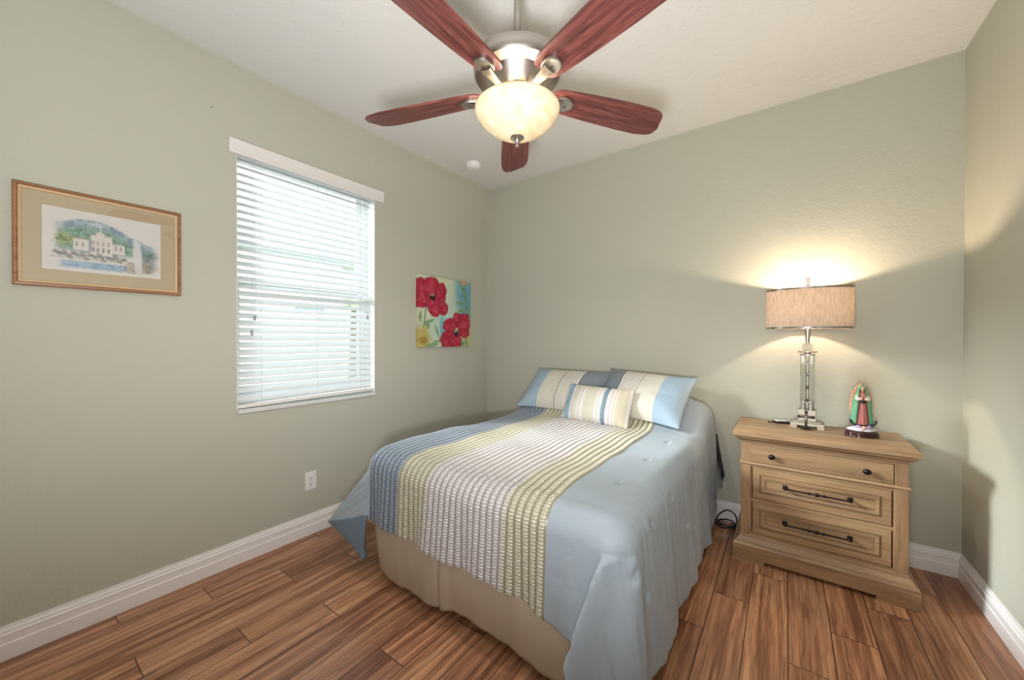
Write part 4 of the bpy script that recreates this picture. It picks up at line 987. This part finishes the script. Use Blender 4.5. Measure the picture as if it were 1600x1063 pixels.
def oval(bm, rx, ry, z0, z1, th, n=72):
    P_ = lambda r_, z: [((rx - r_) * math.cos(2 * PI * i / n), (ry - r_) * math.sin(2 * PI * i / n), z) for i in range(n)]
    R_ = loft(bm, [P_(0, z0), P_(0, z1), P_(th, z1), P_(th, z0), P_(0, z0)], True, False); bmesh.ops.remove_doubles(bm, verts=bm.verts, dist=1e-6)
bm = bmesh.new(); oval(bm, SRX, SRY, S0, S1, 0.002); sh_ = obj('lamp_shade', bm, M['shade'], tl_, angle=40)
for (a, b) in ((S0 - 0.004, S0 + 0.007), (S1 - 0.007, S1 + 0.004)):
    bm = bmesh.new(); oval(bm, SRX + 0.002, SRY + 0.002, a, b, 0.0038); obj('shade_trim', bm, M['chrome'], sh_, angle=40)
bm = bmesh.new()
tube(bm, [(0, 0, 0.800), (SRX - 0.003, 0, 0.815)], 0.0018, 6); tube(bm, [(0, 0, 0.800), (-SRX + 0.003, 0, 0.815)], 0.0018, 6); tube(bm, [(0, 0, 0.800), (0, SRY - 0.003, 0.815)], 0.0018, 6); tube(bm, [(0, 0, 0.800), (0, -SRY + 0.003, 0.815)], 0.0018, 6)
tube(bm, [Vector(p) for p in spline([(-0.014, 0, 0.602), (-0.04, 0, 0.66), (-0.03, 0, 0.77), (0, 0, 0.802), (0.03, 0, 0.77), (0.04, 0, 0.66), (0.014, 0, 0.602)], 8)], 0.0015, 6)
obj('harp', bm, M['nickel'], tl_, True)
bm = bmesh.new(); loft(bm, [[(-w_, -0.006, z), (w_, -0.006, z), (w_, 0.006, z), (-w_, 0.006, z)] for w_, z in ((0.007, 0.806), (0.0085, 0.835), (0.0125, 0.888), (0.0125, 0.892))]); obj('finial', bm, M['nickel'], tl_)
bm = bmesh.new(); lathe(bm, [(0, 0.640), (0.012, 0.641), (0.013, 0.660), (0.024, 0.690), (0.027, 0.708), (0.020, 0.728), (0, 0.735)], 20); obj('light_bulb', bm, M['bulb'], tl_, True)
lamp('lamp_bulb_light', 'POINT', (LX, LY, LZ + 0.752), LAMP_W, (1.0, 0.78, 0.53), shadow_soft_size=0.02)

# ------------------------------------------------------------------ things on the nightstand
bm = bmesh.new()
lathe(bm, [(0, 0), (0.022, 0), (0.023, 0.003), (0.014, 0.006), (0.006, 0.009), (0, 0.009)], 20, sx=1.3)
loft(bm, [rrect(-0.006, 0.006, -0.003, 0.003, 0.001, z) for z in (0.006, 0.100)]); box(bm, -0.034, 0.034, -0.003, 0.003, 0.066, 0.078, 0.001)
for s in (-1, 1): sphere(bm, (s * 0.035, 0, 0.072), 0.006, 0.004, 0.0085, 10, 6)
sphere(bm, (0, 0, 0.101), 0.0085, 0.004, 0.006, 10, 6)
cx_ = thing('standing_cross', 'small dark standing cross in front of the lamp base', 'cross', (0.100, 2.785, LZ))
obj('cross', bm, plain('dark bronze cross', srgb(48, 34, 30), 0.35, 0.5), cx_)
bm = bmesh.new(); sphere(bm, (0, -0.005, 0.083), 0.0035, 0.003, 0.0045, 8, 6); tube(bm, [(0, -0.005, 0.078), (0, -0.005, 0.058), (0.001, -0.005, 0.030)], [0.0042, 0.0035, 0.002], 8)
tube(bm, [(-0.024, -0.0045, 0.076), (0, -0.005, 0.073), (0.024, -0.0045, 0.076)], 0.0018, 6); obj('figure', bm, M['nickel'], cx_, True)
dv = thing('handheld_device', 'small black gadget with pale top lying left of the lamp', 'gadget', (-0.018, 2.905, LZ), math.radians(28))
bm = bmesh.new(); loft(bm, [rrect(-0.042 + i, 0.042 - i, -0.026 + i, 0.026 - i, 0.010, z) for i, z in ((0.004, 0.0), (0.0, 0.004), (0.0, 0.010), (0.003, 0.014))]); obj('case', bm, M['black'], dv)
bm = bmesh.new(); loft(bm, [rrect(-0.036 + i, 0.036 - i, -0.021 + i, 0.021 - i, 0.008, z) for i, z in ((0.0, 0.0141), (0.001, 0.0175), (0.004, 0.0185))]); obj('top_plate', bm, plain('pale silver plastic', srgb(214, 210, 204), 0.5), dv)
bm = bmesh.new(); tube(bm, [(-0.040, 0, 0.006), (-0.055, 0.004, 0.004), (-0.068, 0.002, 0.004)], 0.003, 8); sphere(bm, (-0.071, 0.002, 0.0045), 0.0045, 0.0045, 0.0045, 8, 6); obj('strap', bm, M['black'], dv, True)

# statuette: praying robed woman under a green mantle before a pink ray plate
stt = thing('religious_statuette', 'small statuette of a praying woman in green mantle on dark base', 'statuette', (0.338, 2.768, LZ), math.radians(8))
mk = lambda n_, c_, r_=0.45: plain(n_, c_, r_, var=0.12)
bm = bmesh.new(); lathe(bm, [(0, 0), (0.072, 0), (0.073, 0.004), (0.070, 0.008), (0.069, 0.013), (0.071, 0.016), (0.070, 0.022), (0.066, 0.025), (0.065, 0.030), (0.062, 0.033), (0, 0.033)], 44, sy=0.72); obj('wooden_base', bm, plain('dark mahogany lacquer', srgb(52, 26, 26), 0.16), stt, angle=40)
bm = bmesh.new(); 
for (x_, y_, r_, h_) in ((0, 0, 0.050, 0.022), (-0.034, -0.006, 0.022, 0.016), (0.034, -0.004, 0.022, 0.016), (-0.012, -0.022, 0.022, 0.016), (0.018, -0.022, 0.022, 0.014), (0.052, 0, 0.010, 0.010), (-0.05, 0.004, 0.012, 0.010)): sphere(bm, (x_, y_, 0.036), r_, r_ * 0.7, h_, 16, 8)
obj('cloud', bm, mk('white painted cloud', srgb(214, 206, 214)), stt, True)
# angel under the feet: head, wings
bm = bmesh.new(); sphere(bm, (0, -0.034, 0.052), 0.009, 0.009, 0.010, 12, 8, 0); obj('angel_head', bm, mk('painted skin', srgb(222, 176, 150)), stt, True)
for s in (-1, 1):
    bm = bmesh.new(); loft(bm, [[(s * x_, y_ + 0.004 * math.cos(a), z_ + w_ * math.sin(a)) for a in [2 * PI * k / 10 for k in range(10)]] for x_, y_, z_, w_ in ((0.006, -0.030, 0.052, 0.004), (0.016, -0.028, 0.053, 0.010), (0.028, -0.024, 0.057, 0.009), (0.040, -0.018, 0.062, 0.003))]); obj('angel_wing', bm, mk('lilac wing paint', srgb(176, 160, 196)), stt, True)
bm = bmesh.new(); tube(bm, spline([(-0.052, -0.014, 0.092), (-0.048, -0.017, 0.074), (-0.030, -0.020, 0.062), (0, -0.022, 0.060), (0.030, -0.020, 0.062), (0.048, -0.017, 0.074), (0.056, -0.014, 0.092)], 6), [0.0015 + 0.006 * math.sin(PI * i / 36) if 6 < i < 30 else 0.002 + 0.005 * abs(math.sin(PI * i / 7)) for i in range(37)], 10); obj('crescent_moon', bm, plain('black crescent', srgb(40, 36, 38), 0.3), stt, True)
# ray plate
bm = bmesh.new(); ring = []
for k in range(60):
    a = 2 * PI * k / 60; rp = 1.0 + 0.035 * math.cos(a * 30)
    ring.append((0.047 * rp * math.cos(a), 0.165 + 0.118 * rp * math.sin(a)))
loft(bm, [[(x_ * s, y_, 0.165 + (z_ - 0.165) * s) for x_, z_ in ring] for s, y_ in ((1.0, 0.018), (1.0, 0.012), (0.88, 0.008))]); obj('ray_plate', bm, mk('pink gold rays', srgb(196, 142, 112)), stt)
# robe
def figure_rings(prof, n=32, amp=0.0, freq=9, ph=0.0, y0=0.0):
    return [[((rx * (1 + amp * math.sin(freq * 2 * PI * k / n + ph) * (1 - j / len(prof)))) * math.cos(2 * PI * k / n), y0 + oy + (ry * (1 + amp * math.sin(freq * 2 * PI * k / n + ph))) * math.sin(2 * PI * k / n), z) for k in range(n)] for j, (rx, ry, z, oy) in enumerate(prof)]
bm = bmesh.new(); loft(bm, figure_rings([(0.026, 0.019, 0.060, -0.004), (0.028, 0.021, 0.066, -0.004), (0.025, 0.019, 0.095, -0.004), (0.022, 0.018, 0.130, -0.003), (0.019, 0.016, 0.160, -0.002), (0.0175, 0.0145, 0.182, -0.002), (0.021, 0.015, 0.205, -0.002), (0.021, 0.013, 0.222, 0.0), (0.013, 0.011, 0.236, 0.0), (0.007, 0.007, 0.243, 0.0)], 48, 0.07, 11)); obj('robe', bm, mk('rose robe paint', srgb(176, 104, 100)), stt, True)
bm = bmesh.new(); lathe(bm, [(0.0185, 0.186), (0.0195, 0.189), (0.0195, 0.193), (0.0185, 0.196)], 28, 0, -0.002, sy=0.84, cap=False); tube(bm, [(0.0, -0.019, 0.190), (-0.006, -0.021, 0.180)], 0.003, 6); tube(bm, [(0.0, -0.019, 0.190), (0.006, -0.021, 0.180)], 0.003, 6); obj('sash', bm, M['black'], stt, True)
# mantle: open shell from the head down, front edges parted with stepped folds
def mantle():
    n_, mz = 40, 30; V = np.zeros((n_, mz, 3))
    for j in range(mz):
        q = j / (mz - 1); z = 0.278 - 0.212 * q
        rx = np.interp(q, [0, 0.03, 0.08, 0.15, 0.22, 0.32, 0.5, 0.75, 1.0], [0.002, 0.010, 0.0155, 0.017, 0.020, 0.034, 0.036, 0.041, 0.045])
        ry = np.interp(q, [0, 0.03, 0.08, 0.15, 0.22, 0.32, 0.5, 0.75, 1.0], [0.002, 0.010, 0.016, 0.016, 0.017, 0.020, 0.022, 0.024, 0.024])
        gap = np.interp(q, [0, 0.05, 0.10, 0.18, 0.25, 0.4, 0.7, 1.0], [0.2, 0.45, 0.80, 0.85, 0.65, 0.55, 0.62, 0.70])
        fl = 0.10 * (abs(((q * 5.2) % 1.0) - 0.5) * 2 - 0.5) if q > 0.3 else 0
        for i in range(n_):
            a = -PI / 2 + gap + (2 * PI - 2 * gap) * i / (n_ - 1); ed = abs(i / (n_ - 1) - 0.5) * 2
            k = 1 + 0.05 * math.sin(9 * a + 6 * q) * q + fl * ed ** 3
            V[i, j] = (rx * k * math.cos(a), 0.001 + ry * k * math.sin(a) * (1.0 if math.sin(a) < 0 else 0.55), z)
    return V
V = mantle(); me = grid_mesh('mantle', V.reshape(-1, 3), V.shape[0], V.shape[1]); o = link('mantle', me, mk('green mantle paint', srgb(88, 156, 118)), stt, True); md = o.modifiers.new('thick', 'SOLIDIFY'); md.thickness = 0.003
bm = bmesh.new()
skin = mk('statuette skin paint', srgb(214, 168, 140))
lathe(bm, [(0, 0.240), (0.005, 0.241), (0.0055, 0.246), (0.008, 0.250), (0.0098, 0.256), (0.0102, 0.262), (0.0085, 0.269), (0, 0.273)], 20, 0, -0.004); sphere(bm, (0, -0.0145, 0.2575), 0.0018, 0.0025, 0.003, 8, 6)
obj('head', bm, skin, stt, True)
bm = bmesh.new()
for s in (-1, 1): sphere(bm, (s * 0.004, -0.0125, 0.260), 0.0017, 0.0015, 0.0009, 8, 6)
sphere(bm, (0, -0.0135, 0.2525), 0.0022, 0.0012, 0.0007, 8, 6); obj('face_paint', bm, plain('dark face paint', srgb(96, 50, 44), 0.5), stt, True)
bm = bmesh.new(); sphere(bm, (0, 0.000, 0.262), 0.0125, 0.0105, 0.0125, 16, 10); obj('hair', bm, plain('black hair paint', srgb(48, 34, 30), 0.5), stt, True)
bm = bmesh.new()
for s in (-1, 1):
    loft(bm, [[(p[0] * s + 0.0022 * math.cos(a), p[1] + r_ * math.cos(a) * 0.3, p[2] + r_ * math.sin(a)) for a in [2 * PI * k / 10 for k in range(10)]] for p, r_ in (((0.0075, -0.022, 0.205), 0.006), ((0.004, -0.024, 0.213), 0.005), ((0.0018, -0.025, 0.224), 0.0035), ((0.0010, -0.0255, 0.233), 0.0015))])
obj('praying_hands', bm, skin, stt, True)
for s in (-1, 1):
    bm = bmesh.new(); tube(bm, spline([(s * 0.021, -0.004, 0.220), (s * 0.024, -0.014, 0.205), (s * 0.014, -0.021, 0.203), (s * 0.007, -0.022, 0.207)], 5), [0.0075, 0.0078, 0.008, 0.008, 0.0082, 0.0085, 0.009, 0.0095, 0.0095, 0.009, 0.0085, 0.008, 0.007, 0.006, 0.0055, 0.005], 10); obj('sleeve', bm, mk('white sleeve lining', srgb(214, 196, 184)), stt, True)

# ------------------------------------------------------------------ power cord on the floor
bm = bmesh.new()
pts = spline([(-0.10, 2.988, 0.010), (-0.20, 2.986, 0.010), (-0.26, 2.95, 0.012), (-0.30, 2.87, 0.012), (-0.36, 2.87, 0.012), (-0.37, 2.93, 0.05), (-0.32, 2.97, 0.088), (-0.27, 2.965, 0.070), (-0.258, 2.93, 0.020), (-0.29, 2.90, 0.012), (-0.35, 2.91, 0.014), (-0.36, 2.95, 0.020), (-0.30, 2.975, 0.022), (-0.262, 2.94, 0.014), (-0.27, 2.89, 0.010), (-0.33, 2.88, 0.020), (-0.40, 2.89, 0.010), (-0.48, 2.93, 0.010)], 8)
tube(bm, pts, 0.0042, 8); tag(obj('power_cord', bm, M['black'], None, True), 'black power cord coiled on the floor between bed and nightstand', 'cord')
